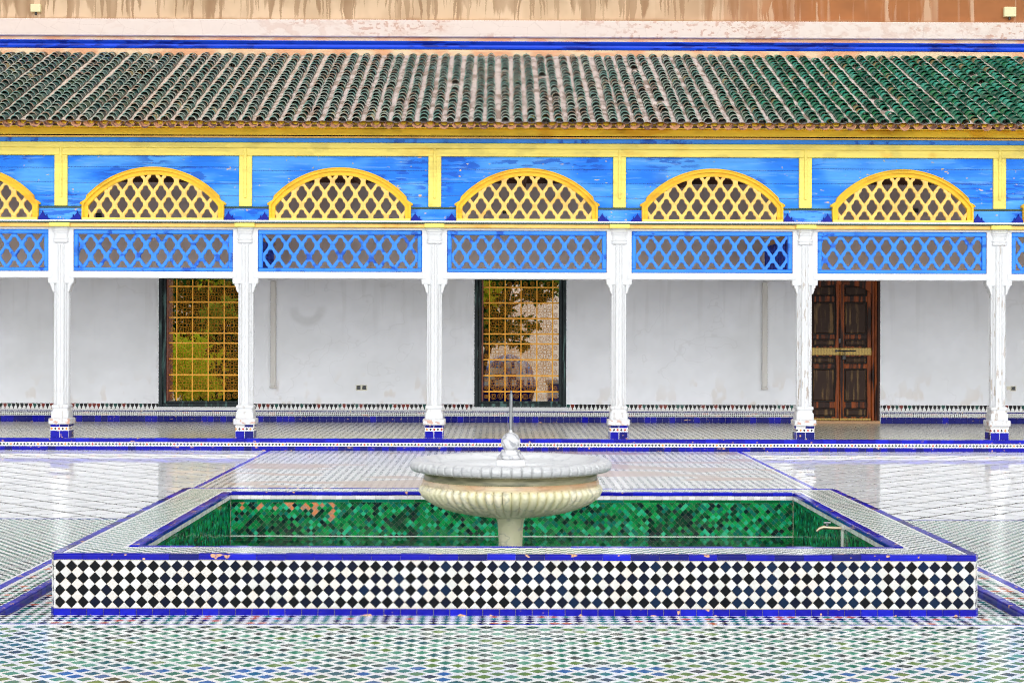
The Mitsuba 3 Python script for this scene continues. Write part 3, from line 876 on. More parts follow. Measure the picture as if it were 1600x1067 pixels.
part('finial_base', lathe([(.0, .7895), (.088, .7895), (.095, .797), (.094, .810), (.086, .820), (.076, .826), (.070, .842), (.068, .857), (.0, .858)], 40, None, FC), 'marble_veined', fo, smooth=35)
th = np.linspace(-1.0, 1.35, 18)
part('finial_ball', lathe([(0, .852)] + [(.0705 * math.cos(t), .9125 + .0705 * math.sin(t) * 1.0) for t in th] + [(.012, .985), (.010, 1.012), (0, 1.012)], 40, None, FC), 'marble_veined', fo, smooth=60)
part('jet_pipe', [tube([(FC[0], FC[1], 1.0), (FC[0] + .002, FC[1], 1.26)], .0125, 12)], 'steel', fo, smooth=40)
part('jet_nozzle', lathe([(.0125, 1.258), (.008, 1.264), (.006, 1.27), (.009, 1.276), (.008, 1.285), (0, 1.288)], 14, None, (FC[0] + .002, FC[1])), 'steel', fo, smooth=60)

# ------------------------------------------------------------------ palace wall with its windows and door
pw = thing('palace_wall', 'long white plastered palace wall behind the gallery with tiled foot', 'wall')
W1 = (-.413, 1.157, .444, 2.70); W0 = (-5.834, -4.262, .435, 2.70); DR = (5.21, 6.568, PLAT, 2.70)
holes = [sbox(w[0], w[2], w[1], w[3]) for w in (W0, W1)] + [sbox(DR[0], DR[2], DR[1], DR[3])]
WX0, WX1 = -16, 16
part('plaster_wall', wall_extrude(sbox(WX0, -.3, WX1, 6.4).difference(unary_union(holes)), WALL, WALL + .55), 'plaster', pw)
# zellige foot of the wall
def runs(cuts):
    out, x = [], -12.4
    for a, b in sorted(cuts):
        out.append((x, a)); x = b
    return out + [(x, 13.0)]
for a, b in runs([(W0[0] - .01, W0[1] + .01), (W1[0] - .01, W1[1] + .01), (DR[0] - .02, DR[1] + .02)]):
    part('merlon_band', box(a, b, WALL - .010, WALL + .01, .391, .490), 'dado_merlons', pw)
dr_ = runs([(DR[0] - .02, DR[1] + .02)])
for a, b in dr_:
    part('blue_fillet', box(a, b, WALL - .014, WALL + .01, .354, .370), 'cobalt_dark', pw)
for a, b in runs([(W0[0] - .01, W0[1] + .01), (W1[0] - .01, W1[1] + .01), (DR[0] - .02, DR[1] + .02)]):
    part('fillet_bed', box(a, b, WALL - .009, WALL + .01, .370, .391), 'white_glaze_b', pw)
for a, b in dr_:
    part('check_band', box(a, b, WALL - .010, WALL + .01, .281, .354), 'dado_checks', pw)
for a, b in dr_:
    n = round((b - a) / .107)
    for i in range(n):
        part('foot_tile', box(a + i * (b - a) / n + .002, a + (i + 1) * (b - a) / n - .002, WALL - .014 - R.uniform(0, .003), WALL + .01, .176, .279, .003), ['cobalt', 'cobalt_dark', 'cobalt_dark'][R.randrange(3)], pw)
def arcpts(n, r0, turns, a0, s):
    t = np.linspace(0, 1, n)
    r = r0 * (1 - .8 * t); a = a0 + s * t * turns * 2 * np.pi
    return r, a
def window(W, label):
    x0, x1, z0, z1 = W
    k = new_key('window', pw); tag(k, label)
    y0, y1 = WALL - .022, WALL + .16
    wdt = .150
    for nm, m in (('frame_post', box(x0 - .004, x0 + .062, y0, y1, z0 + .0, z1, .008)), ('frame_post', box(x1 - .062, x1 + .004, y0, y1, z0, z1, .008)),
                  ('frame_rail', box(x0 + .063, x1 - .063, y0 + .004, y1, z0, z0 + .060, .008)), ('frame_rail', box(x0 + .063, x1 - .063, y0 + .004, y1, z1 - .07, z1, .008)),
                  ('inner_post', box(x0 + .064, x0 + .118, y0 + .035, y1, z0 + .061, z1 - .071, .006)), ('inner_post', box(x1 - .118, x1 - .064, y0 + .035, y1, z0 + .061, z1 - .071, .006)),
                  ('inner_rail', box(x0 + .119, x1 - .119, y0 + .045, y1, z0 + .061, z0 + .095, .004))):
        part(nm, m, 'frame_green', k)
    part('shutter_edge', box(x0 + .120, x0 + .145, y0 + .06, y1 + .3, z0 + .096, z1 - .071, .003), 'frame_rust', k)
    part('sill', box(x0 - .05, x1 + .05, WALL - .018, WALL + .012, .372, z0 - .002, .004), 'white_plain', k)
    gx0, gx1, gz0, gz1, gy = x0 + .146, x1 - .119, z0 + .096, z1 - .071, WALL + .13
    sp = .2735
    first = gx0 + .105
    xs = [first + i * sp for i in range(9) if first + i * sp < gx1 - .03]
    if x0 < -3:
        xs = [gx0 + .128 + i * sp for i in range(5)]
    zs = [z1 + .0 - .197 - i * .268 for i in range(4)]
    zs += [zs[-1] - .170]; zs += [zs[-1] - .275 * (i + 1) for i in range(3)]
    zs = [z for z in zs if z > gz0 + .03]
    for x in xs:
        part('grille_bar', box(x - .011, x + .011, gy - .008, gy + .008, gz0, gz1, .003), 'iron_ochre', k)
    for z in zs:
        part('grille_bar', box(gx0, gx1, gy - .020, gy - .0085, z - .0135, z + .0135, .003), 'iron_ochre', k)
    sc = []
    X, Z = [gx0] + xs + [gx1], [gz1] + zs + [gz0]
    for i in range(len(X) - 1):
        for j in range(len(Z) - 1):
            xa, xb, za, zb = X[i], X[i + 1], Z[j + 1], Z[j]
            cx, cz, w, h = (xa + xb) / 2, (za + zb) / 2, xb - xa, zb - za
            if w < .06 or h < .05:
                continue
            if w > .2 and h > .2:
                for q in range(4):                       # four C-scrolls, their eight eyes in a ring
                    A = q * math.pi / 2 + math.pi / 4
                    for sgn in (-1, 1):
                        t = np.linspace(0, 1, 18)
                        # from the corner arc into a small spiral
                        ex, ez = cx + .078 * math.cos(A + sgn * .40), cz + .078 * math.sin(A + sgn * .40)
                        r = .056 * (1 - t) ** .55 + .008
                        aa = A + sgn * (.35 + t * 8.5)
                        sc.append(tube(np.c_[ex + r * np.cos(aa), np.full(18, gy), ez + r * np.sin(aa)], 0.0036, 4, False))
                    t = np.linspace(-1, 1, 7)
                    sc.append(tube(np.c_[cx + .128 * np.cos(A + t * .62), np.full(7, gy), cz + .128 * np.sin(A + t * .62)], 0.0036, 4, False))
            else:
                r0 = min(w, h) * .36
                for sgn, px_ in ((-1, cx - w * .22), (1, cx + w * .22)):
                    for pz in ([cz] if h < .2 else [cz - h * .25, cz + h * .25]):
                        if w < .2 and sgn > 0:
                            continue
                        t = np.linspace(0, 1, 22)
                        r = r0 * (1 - .82 * t); aa = sgn * (t * 13 + .5)
                        sc.append(tube(np.c_[(px_ if w >= .2 else cx) + r * np.cos(aa), np.full(22, gy), pz + r * np.sin(aa)], 0.0036, 4, False))
    part('scrollwork', sc, 'iron_scroll', k, kind='stuff')
    return k
window(W0, 'left window with an ochre iron scroll grille, green garden behind it')
window(W1, 'middle window with an ochre iron scroll grille, blue and white dome behind it')

# the wooden door
k = new_key('door', pw); tag(k, 'old brown double door of carved panels with a yellow bar across')
dx0, dx1, dz0, dz1 = DR
dy = WALL + .03
for xa, xb in ((dx1 - .045, dx1 + .004), (dx0 - .004, dx0 + .045)):
    part('jamb', box(xa, xb, WALL - .03, WALL + .2, dz0, dz1, .01), 'door_jamb', k)
for xa, xb in ((dx1 - .085, dx1 - .047), (dx0 + .047, dx0 + .085)):
    part('frame_moulding', box(xa, xb, WALL - .02, WALL + .2, dz0, dz1, .01), 'door_wood', k)
for xa, xb in ((dx1 - .135, dx1 - .087), (dx0 + .087, dx0 + .13)):
    part('frame_moulding', box(xa, xb, WALL - .005, WALL + .2, dz0, dz1, .008), 'door_wood', k)
part('threshold', box(dx0, dx1, WALL - .06, WALL + .2, PLAT - .002, .222, .006), 'cedar_light', k)
cxd = (dx0 + .13 + dx1 - .135) / 2
ax = np.linspace(-1, 1, 25)
hw = (dx1 - .135) - cxd
arch_in = [(cxd + hw * t, 2.36 + .21 * math.sqrt(max(0, 1 - t * t * .98))) for t in ax]
part('spandrel', wall_extrude(Polygon([(cxd - hw, 2.70)] + arch_in + [(cxd + hw, 2.70)]), WALL - .002, WALL + .1), 'door_wood', k)
for sgn in (-1, 1):
    xa, xb = (cxd - hw, cxd - .004) if sgn < 0 else (cxd + .004, cxd + hw)
    part('leaf', box(xa, xb, dy + .03, dy + .08, .224, 2.62), 'door_dark', k)
    sw = .072
    part('stile', box(xa, xa + sw, dy, dy + .03, .224, 2.62, .006), 'door_wood', k)
    part('stile', box(xb - sw, xb, dy, dy + .03, .224, 2.62, .006), 'door_wood', k)
    rails = [(.224, .29), (.44, .545), (1.12, 1.20), (1.325, 1.505), (1.63, 1.705), (2.27, 2.37)]
    for r0, r1 in rails:
        part('rail', box(xa + sw + .001, xb - sw - .001, dy + .002, dy + .03, r0, r1, .006), 'door_wood', k)
    gaps = [(.29, .44), (.545, 1.12), (1.20, 1.325), (1.505, 1.63), (1.705, 2.27), (2.37, 2.55)]
    for g0, g1 in gaps:
        part('panel', box(xa + sw + .022, xb - sw - .022, dy + .012, dy + .04, g0 + .022, g1 - .022, .012), 'door_panel', k)
    part('bar', box(xa + .004, xb - .004, dy - .018, dy - .001, 1.352, 1.475, .004), 'door_brass', k)
    part('bottom_strip', box(xa + .004, xb - .004, dy - .008, dy - .001, .232, .262, .002), 'door_brass', k)
part('bolt', tube([(cxd - .07, dy - .03, 1.425), (cxd + .27, dy - .03, 1.425)], .012, 8), 'iron_black', k)
part('bolt_knob', tube([(cxd - .07, dy - .060, 1.425), (cxd - .07, dy - .043, 1.425)], .022, 8), 'iron_black', k)
part('padlock', [box(cxd + .035, cxd + .10, dy - .045, dy - .02, 1.27, 1.35, .008), tube([(cxd + .05, dy - .033, 1.35), (cxd + .05, dy - .033, 1.41), (cxd + .085, dy - .033, 1.41), (cxd + .085, dy - .033, 1.35)], .006, 6)], 'iron_black', k)
part('keyhole_plate', box(cxd - .02, cxd + .02, dy - .006, dy + .0, 1.56, 1.64, .003), 'iron_black', k)

# upper wall above the gallery roof
part('upper_wall', box(WX0, WX1, 27.62, 28.41, 6.405, 7.75), 'stucco_streaked', pw)
part('cream_band', box(WX0, WX1, 27.505, 27.619, 6.735, 7.024, .012), 'stucco_band', pw)
part('pink_fillet', box(WX0, WX1, 27.56, 27.619, 6.655, 6.732), 'stucco_pink', pw)
prof = [(27.615, 6.512), (27.50, 6.512), (27.455, 6.520), (27.445, 6.545), (27.470, 6.560), (27.475, 6.590), (27.450, 6.615), (27.43, 6.640), (27.43, 6.652), (27.615, 6.652)]
part('blue_cornice', prism_x([(a, b) for a, b in prof][::-1], WX0, WX1), 'blue_gloss', pw)
part('flashing', box(WX0, WX1, 27.44, 27.619, 6.30, 6.508, .01), 'stucco_pink', pw)
part('wall_top_return', box(WX0, WX1, 27.87, 28.41, 6.30, 6.404), 'plaster', pw)

# small things on the wall
def lampbox(x, z, label, w=.17, h=.135):
    t = thing('junction_box', label, 'junction box')
    part('cover', box(x - w / 2, x + w / 2, 27.545, 27.63, z - h / 2, z + h / 2, .008), 'lamp_cream', t)
    part('cable_gland', tube([(x, 27.585, z - h / 2), (x, 27.585, z - h / 2 - .045)], .02, 8), 'iron_black', t)
lampbox(-7.884, 7.206, 'pale yellow box high on the streaked wall at the left end')
lampbox(8.713, 7.217, 'pale yellow box high on the brown streaked wall at the right end', .205, .165)
t = thing('power_socket', 'double black power socket low on the white wall left of the middle window', 'socket')
part('plate', box(-2.358 - .098, -2.358 + .098, WALL - .012, WALL + .004, .768 - .048, .768 + .048, .004), 'plastic_cream', t)
for sx in (-1, 1):
    part('insert', box(-2.358 + sx * .048 - .034, -2.358 + sx * .048 + .034, WALL - .016, WALL - .0125, .772 - .034, .772 + .034, .003), 'plastic_dark', t)
t = thing('power_socket', 'single black power socket low on the wall right of the last column', 'socket')
part('plate', box(8.879 - .05, 8.879 + .05, WALL - .012, WALL + .004, .784 - .045, .784 + .045, .004), 'plastic_cream', t)
part('insert', box(8.879 - .034, 8.879 + .034, WALL - .016, WALL - .0125, .786 - .032, .786 + .032, .003), 'plastic_dark', t)
t = thing('wall_switch', 'small cream wall switch half hidden by the last column on the right', 'switch')
part('plate', box(8.796 - .03, 8.796 + .03, WALL - .012, WALL + .004, .792 - .032, .792 + .032, .004), 'plastic_cream', t)
for x, z, lb in ((-6.869, 3.71, 'small dark square fitting on the wall seen through the leftmost full arch'), (.112, 3.80, 'small dark square fitting on the wall seen through the arch above the middle window'), (7.177, 3.84, 'small dark square fitting on the wall seen through the rightmost full arch')):
    t = thing('wall_fitting', lb, 'wall fitting')
    part('casing', box(x - .045, x + .045, WALL - .05, WALL + .004, z - .035, z + .035, .006), 'plastic_dark', t)
    part('rim', box(x - .05, x + .05, WALL - .03, WALL + .003, z + .036, z + .048, .003), 'plastic_cream', t)

# ------------------------------------------------------------------ the gallery
ga = thing('gallery', 'long wooden gallery with blue and yellow arched frieze under a green tiled roof', 'gallery')
COLX = [-11.82, -9.10, -6.386, -3.70, -.941, 1.758, 4.48, 7.327, 10.07, 12.80]
FP = 23.60
GX0, GX1 = COLX[0] - .2, COLX[-1] + .2
CELL = [(0, 0), (.018, .004), (.032, .018), (.044, .054), (.052, .063), (.067, .074), (.076, .092), (.078, .112), (.069, .142), (0, .232)]
def cell(cx, zt):
    r = [(cx + x, zt - z) for x, z in CELL]
    return Polygon(r + [(2 * cx - x, z) for x, z in r[::-1][1:-1]])
def lattice(region, cx, ztop, per, row):
    x0, z0, x1, z1 = region.bounds
    cs = []
    for j in range(-2, int((z1 - z0) / row) + 3):
        zt = ztop - j * row
        off = (j % 2) * per / 2
        for i in range(-int((x1 - x0) / per) - 2, int((x1 - x0) / per) + 3):
            c = cx + off + i * per
            if x0 - per < c < x1 + per and z0 < zt and zt - .232 < z1:
                cs.append(cell(c, zt))
    return region.difference(unary_union(cs))

for b in range(len(COLX) - 1):
    xa, xb = COLX[b], COLX[b + 1]
    mid = (xa + xb) / 2
    lx0, lx1 = xa + .186, xb - .186
    vis = True
    # lattice panel between the columns
    lp = new_key('lattice_panel', ga)
    z0, z1, fw = 2.600, 3.204, .062
    part('frame_rail', box(lx0, lx1, 23.655, 23.735, z1 - fw, z1, .010), 'blue_lattice', lp)
    part('frame_rail', box(lx0, lx1, 23.655, 23.735, z0, z0 + fw - .012, .010), 'blue_lattice', lp)
    part('frame_post', box(lx0, lx0 + fw, 23.657, 23.733, z0 + fw - .011, z1 - fw - .001, .010), 'blue_lattice', lp)
    part('frame_post', box(lx1 - fw, lx1, 23.657, 23.733, z0 + fw - .011, z1 - fw - .001, .010), 'blue_lattice', lp)
    reg = sbox(lx0 + fw - .004, z0 + fw - .014, lx1 - fw + .004, z1 - fw + .003)
    nper = round((lx1 - lx0 - 2 * fw) / .2248 * 2) / 2
    per = (lx1 - lx0 - 2 * fw) / nper
    la = lattice(reg, mid if int(nper * 2) % 2 else mid, 3.095, per, .1722)
    part('lattice', [wall_extrude(la, 23.690, 23.712), wall_extrude(la.buffer(-.007), 23.682, 23.6898)], 'blue_lattice', lp)
    # blue boards with the arched opening
    ax0, ax1 = mid - 1.04, mid + 1.04
    R0, R1, cz = 1.319, 1.205, 2.801
    th = np.linspace(-math.asin(.965 / R0), math.asin(.965 / R0), 41)
    outer_arc = [(mid + R0 * math.sin(t), cz + R0 * math.cos(t)) for t in th]
    ear_r = [(mid + .972, 3.665), (mid + .985, 3.640), (mid + 1.03, 3.615), (mid + 1.058, 3.596), (mid + 1.062, 3.570), (mid + 1.035, 3.562), (mid + 1.035, 3.347)]
    ear_l = [(2 * mid - x, z) for x, z in ear_r[::-1]]
    full = Polygon(ear_l + outer_arc + ear_r)
    ti = np.linspace(-math.asin(.945 / R1), math.asin(.945 / R1), 41)
    opening = Polygon([(mid - .945, 3.375)] + [(mid + R1 * math.sin(t), cz + R1 * math.cos(t)) for t in ti] + [(mid + .945, 3.375)])
    board = sbox(xa + .085, 3.545, xb - .085, 4.285).difference(full.buffer(-.03))
    zs = [3.545, 3.70 + R.uniform(-.02, .02), 3.90 + R.uniform(-.02, .02), 4.10 + R.uniform(-.03, .03), 4.285]
    fr = new_key('frieze_panel', ga)
    for z_0, z_1 in zip(zs[:-1], zs[1:]):
        cutb = board.intersection(sbox(xa - 1, z_0 + .0028, xb + 1, z_1 - .0028))
        for g in getattr(cutb, 'geoms', [cutb]):
            if g.area > 1e-3:
                part('board', wall_extrude(g, 23.662 + R.uniform(0, .004), 23.69), 'blue_boards', fr)
    ar = new_key('arch', ga)
    mould = full.difference(opening)
    step1 = full.difference(opening.buffer(.055, join_style=1)).buffer(-.004)
    hood = Polygon([(x, z + .022) for x, z in outer_arc] + [(x, z - .015) for x, z in outer_arc[::-1]])
    part('moulding', [wall_extrude(mould, 23.625, 23.70), wall_extrude(step1, 23.595, 23.6248), wall_extrude(full.difference(opening.buffer(.085)).buffer(-.012), 23.575, 23.5948)], 'yellow_deep', ar)
    part('sill', box(mid - 1.030, mid + 1.030, 23.59, 23.70, 3.343, 3.376, .005), 'yellow_paint', ar)
    reg = opening.buffer(.004)
    la = lattice(reg, mid, 4.020, .2242, .1722)
    part('lattice', [wall_extrude(la, 23.640, 23.665), wall_extrude(la.buffer(-.007), 23.632, 23.6398)], 'yellow_lattice', ar)
    # blue apron with the little dark brackets between two arches
    part('apron', box(xa + .001, ax0 + .02, 23.655, 23.69, 3.345, 3.515), 'blue_boards', fr)
    part('apron', box(ax1 - .02, xb - .001, 23.655, 23.69, 3.345, 3.515), 'blue_boards', fr)
    for sgn, xc in ((-1, ax0), (1, ax1)):
        pts = [(0, 0), (.155, 0), (.150, .02), (.125, .03), (.118, .075), (.108, .03), (.10, .05), (.075, .085), (.062, .095), (.058, .125), (.052, .095), (.040, .085), (.015, .045), (0, .040)]
        part('bracket', wall_extrude(Polygon([(xc + sgn * x, 3.346 + z) for x, z in pts]), 23.60, 23.6545), 'blue_dark', fr)
    # white beams
    part('beam', box(xa + .118, xb - .118, 23.640, 23.80, 2.498, 2.597, .008), 'white_plain', ga)
    part('beam', box(xa + .118, xb - .118, 23.640, 23.80, 3.207, 3.240, .004), 'white_plain', ga)
    part('beam', box(xa + .001, xa + .183, 23.645, 23.80, 2.42, 3.239, .004), 'white_plain', ga)
    part('beam', box(xb - .183, xb - .001, 23.645, 23.80, 2.42, 3.239, .004), 'white_plain', ga)
    for sgn, xc in ((1, xa), (-1, xb)):
        pts = [(.10, 2.498), (.187, 2.498), (.187, 2.445), (.176, 2.440), (.168, 2.425), (.155, 2.420), (.155, 2.400), (.150, 2.385), (.138, 2.378), (.135, 2.340), (.125, 2.325), (.120, 2.30), (.10, 2.296)]
        part('corbel', wall_extrude(Polygon([(xc + sgn * x, z) for x, z in pts]), 23.650, 23.80), 'white_plain', ga)
    # yellow ledge
    part('fascia', box(xa + .146, xb - .146, 23.585, 23.70, 3.241, 3.298, .006), 'yellow_lattice', ga)
    part('ceiling_beam', box(mid - .05, mid + .05, 23.85, WALL - .02, 4.22, 4.34), 'cedar', ga)
for i, x in enumerate(COLX):
    part('fascia_block', box(x - .148, x + .148, 23.545, 23.70, 3.242, 3.300, .006), 'yellow_paint', ga)
    part('mullion', box(x - .094, x + .094, 23.628, 23.68, 3.548, 4.286, .006), 'yellow_paint', ga)
    part('bead', box(x - .022, x + .022, 23.608, 23.627, 3.67, 4.40, .008), 'yellow_paint', ga)

def rope(x0, x1, y, z, r):
    n = int((x1 - x0) / .012)
    t = np.linspace(x0, x1, n)
    rad = r * (.82 + .25 * (np.arange(n) % 3 == 0))
    return tube(np.c_[t, np.full(n, y), np.full(n, z)], rad, 6)
part('ledge', box(GX0, GX1, 23.545, 23.70, 3.316, 3.342, .004), 'white_plain', ga)
part('rope_moulding', [rope(GX0, GX1, 23.556, 3.308, .010)], 'rope_green', ga, smooth=40)
for xa, xb in zip(COLX[:-1], COLX[1:]):
    mid = (xa + xb) / 2
    for a, b in ((xa, mid - 1.045), (mid + 1.045, xb)):
        part('rope_moulding', [rope(a, b, 23.645, 3.532, .014)], 'rope_green', ga, smooth=40)
part('rail', box(GX0, GX1, 23.622, 23.69, 4.287, 4.395, .006), 'yellow_paint', ga)
part('rail', box(GX0, GX1, 23.612, 23.69, 4.397, 4.478, .006), 'yellow_paint', ga)
part('blue_fillet', box(GX0, GX1, 23.585, 23.69, 4.480, 4.540, .006), 'blue_lattice', ga)
part('fillet', box(GX0, GX1, 23.575, 23.69, 4.542, 4.566, .004), 'yellow_lattice', ga)
part('cornice', box(GX0, GX1, 23.545, 23.69, 4.582, 4.678, .010), 'yellow_gold', ga)
part('cornice_gap', box(GX0, GX1, 23.60, 23.69, 4.566, 4.70), 'door_dark', ga)
# board under the eaves
part('eaves_board', prism_x([(23.16, 4.660), (23.69, 4.690), (23.69, 4.93), (23.20, 4.735)], GX0, GX1), 'yellow_gold', ga)

# roof
EY, EZ, TY_, TZ = 23.10, 4.700, 27.40, 6.375
SL = math.hypot(TY_ - EY, TZ - EZ); du = np.array([0, (TY_ - EY) / SL, (TZ - EZ) / SL]); dn = np.array([0, -du[2], du[1]])
ro = new_key('roof', ga)
PIT, NRW = .1936, 24
EXPO = SL / NRW
RX0 = -12.31; NC = 132
# mortar bed, uneven
nx, ny = NC * 6 + 1, 90
gx, gs = np.linspace(RX0 - PIT / 2, RX0 - PIT / 2 + NC * PIT, nx), np.linspace(.02, SL, ny)
GX, GS = np.meshgrid(gx, gs)
h = .012 + .028 * (meshkit.fbm(np.stack([GX * 9, GS * 7, GX * 0], -1), 4) - .5) - .012 * np.cos(2 * np.pi * (GX - RX0) / PIT)
P = np.array([0, EY, EZ]) + GX[..., None] * np.array([1, 0, 0]) + GS[..., None] * du + h[..., None] * dn
ii, jj = np.meshgrid(np.arange(ny - 1), np.arange(nx - 1), indexing='ij')
part('mortar_bed', (P.reshape(-1, 3), q2t(np.stack([ii * nx + jj, ii * nx + jj + 1, (ii + 1) * nx + jj + 1, (ii + 1) * nx + jj], -1).reshape(-1, 4))), 'mortar', ro, smooth=True)
part('roof_deck', (np.array([[RX0 - .1, EY + .06, EZ - .02], [RX0 + NC * PIT, EY + .06, EZ - .02], [RX0 + NC * PIT, TY_ + .1, TZ - .02], [RX0 - .1, TY_ + .1, TZ - .02], [RX0 - .1, EY + .06, EZ - .05], [RX0 + NC * PIT, EY + .06, EZ - .05], [RX0 + NC * PIT, TY_ + .1, TZ - .05], [RX0 - .1, TY_ + .1, TZ - .05]]),
                   np.array([[0, 1, 2], [0, 2, 3], [4, 6, 5], [4, 7, 6], [0, 4, 5], [0, 5, 1]])), 'cedar', ro)
def barrel(r0, r1, L, th, seg=9, span=1.0):
    a = np.linspace(-np.pi / 2 * span, np.pi / 2 * span, seg)
    rings = []
    for s_, r in ((0, r0), (L, r1)):
        rings.append(np.c_[r * np.sin(a), np.full(seg, s_), r * np.cos(a)])
        rings.append(np.c_[(r - th) * np.sin(a), np.full(seg, s_), (r - th) * np.cos(a)])
    v = np.vstack(rings)   # 0 outer low, 1 inner low, 2 outer high, 3 inner high
    f = []
    for i in range(seg - 1):
        o0, i0, o1, i1 = i, seg + i, 2 * seg + i, 3 * seg + i
        f += [[o0, o0 + 1, o1 + 1, o1], [i0, i1, i1 + 1, i0 + 1], [i0, i0 + 1, o0 + 1, o0]]
    # separate vertices for the lip so that it stays sharp
    return v, q2t(np.array(f))
bv, bf = barrel(.067, .055, EXPO + .05, .0105)
tiles = []
for c in range(NC):
    xc = RX0 + c * PIT + R.gauss(0, .004)
    drift = R.gauss(0, .014)
    bend = R.gauss(0, .012)
    for r in range(NRW):
        v = bv * [1 + R.gauss(0, .03), 1, 1 + R.gauss(0, .05)]
        yaw, tip = R.gauss(0, .03), -.125 + R.gauss(0, .014)
        x, y, z = v.T
        x, y = x * math.cos(yaw) - y * math.sin(yaw), x * math.sin(yaw) + y * math.cos(yaw)
        z = z + tip * y + .034
        s0 = r * EXPO - .015 + R.gauss(0, .009) - (R.random() < .02) * .05
        if r > 1 and R.random() < .006:
            continue
        p = np.array([0, EY, EZ]) + np.outer(x + xc + drift * r / NRW + bend * math.sin(3.1 * r / NRW) + R.gauss(0, .0045), [1, 0, 0]) + np.outer(y + s0, du) + np.outer(z, dn)
        tiles.append((r, c, (p, bf)))
vis = [t for t in tiles if t[0] < 4 and abs(RX0 + t[1] * PIT - .18) < 7.35]
vis = vis[:0] + sorted(vis, key=lambda t: t[0])[:300]
ids = {(t[0], t[1]) for t in vis}
for r, c, m in vis:
    part('roof_tile', m, 'roof_glaze', ro)
part('roof_tiles', [m for r, c, m in tiles if (r, c) not in ids], 'roof_glaze', ro, kind='stuff')
# clay channel tiles showing their ends at the eaves
pv, pf = barrel(.074, .064, .34, .015)
for c in range(NC):
    xc = RX0 + (c + .5) * PIT + R.gauss(0, .005)
    v = pv * [1 + R.gauss(0, .04), 1, -(.90 + R.gauss(0, .06))]
    p = np.array([0, EY, EZ]) + np.outer(v[:, 0] + xc, [1, 0, 0]) + np.outer(v[:, 1] - .075 + R.gauss(0, .008), du) + np.outer(v[:, 2] + .006, dn)
    part('channel_tile', (p, pf[:, ::-1]), 'clay_tile', ro)

# ceiling and gable closure
ce = part('ceiling', box(GX0, GX1, 23.83, WALL - .004, 4.345, 4.40), 'cedar', ga)
part('plaster_top', box(GX0, GX1, WALL - .09, WALL - .001, 4.285, 4.344), 'cedar', ga)

# cross screens from the second and the fifth column back to the wall
for ci, px in ((3, -3.87), (6, 4.576)):
    xc = COLX[ci]
    xs = px
    ts = new_key('cross_screen', ga)
    s_ = 1 if xs > xc else -1
    x0, x1 = xs - .03, xs + .03
    part('beam', box(x0, x1, 23.93, WALL - .01, 2.60, 2.72, .006), 'white_plain', ts)
    part('beam', box(x0, x1, 23.93, WALL - .01, 3.20, 3.28, .006), 'cedar_light', ts)
    part('beam', box(x0, x1, 23.93, WALL - .01, 3.285, 3.34, .006), 'white_plain', ts)
    for y in np.arange(23.98, WALL - .06, .16):
        part('slat', box(x0 + .012, x1 - .012, y, y + .09, 2.722, 3.198, .006), 'blue_gloss', ts)
    part('panel', box(x0 + .024, x1 - .024, 23.94, WALL - .05, 2.722, 3.198), 'blue_dark', ts)
    pk = part('wall_post', box(xs - .045, xs + .045, WALL - .085, WALL - .001, .80, 2.598, .008), 'post_paint', ga)
    part('foot', box(xs - .055, xs + .055, WALL - .10, WALL - .001, .755, .795, .010), 'post_paint', pk)

# ------------------------------------------------------------------ columns
def shaft_profile(w, n=64):
    """square shaft with cut corners and shallow flutes"""
    pts = []
    ch = .42
    cs = [(1, -ch), (1, ch), (ch, 1), (-ch, 1), (-1, ch), (-1, -ch), (-ch, -1), (ch, -1)]
    for a, b in zip(cs, cs[1:] + cs[:1]):
        a, b = np.array(a), np.array(b); nrm = np.array([b[1] - a[1], -(b[0] - a[0])]); nrm = nrm / np.linalg.norm(nrm)
        for t, dep in ((0, 0), (.10, 0), (.16, .06), (.30, .075), (.44, .06), (.50, 0), (.56, .06), (.70, .075), (.84, .06), (.90, 0)):
            pts.append((a + (b - a) * t - nrm * dep) * w)
    return np.array(pts)
def shaft(w, zs):
    pr = shaft_profile(1.0); n = len(pr)
    v = np.vstack([np.c_[pr * w * k, np.full(n, z)] for z, k in zs])
    i, j = np.meshgrid(np.arange(len(zs) - 1), np.arange(n), indexing='ij')
    q = np.stack([i * n + j, i * n + (j + 1) % n, (i + 1) * n + (j + 1) % n, (i + 1) * n + j], -1).reshape(-1, 4)
    return trimesh.Trimesh(v, q2t(q), process=False)
def rsq(levels, p=5.0, n=48):
    """stack of rounded-square outlines (half width, z)"""
    a = np.arange(n) * 2 * np.pi / n
    u = (np.abs(np.cos(a)) ** p + np.abs(np.sin(a)) ** p) ** (-1 / p)
    v = np.vstack([np.c_[w * u * np.cos(a), w * u * np.sin(a), np.full(n, z)] for w, z in levels])
    i, j = np.meshgrid(np.arange(len(levels) - 1), np.arange(n), indexing='ij')
    q = np.stack([i * n + j, i * n + (j + 1) % n, (i + 1) * n + (j + 1) % n, (i + 1) * n + j], -1).reshape(-1, 4)
    return trimesh.Trimesh(v, q2t(q), process=False)
CY = 23.735
names = [None, None, 'leftmost white wooden column, left of the left grille window', 'second white column from the left, covering the right edge of the left grille window', 'third white column from the left, between socket and middle window',
         'fourth white column from the left, just right of the middle window', 'fifth white column from the left, beside the brown door', 'rightmost white column with heavily flaking paint, near the right wall socket', None, None]
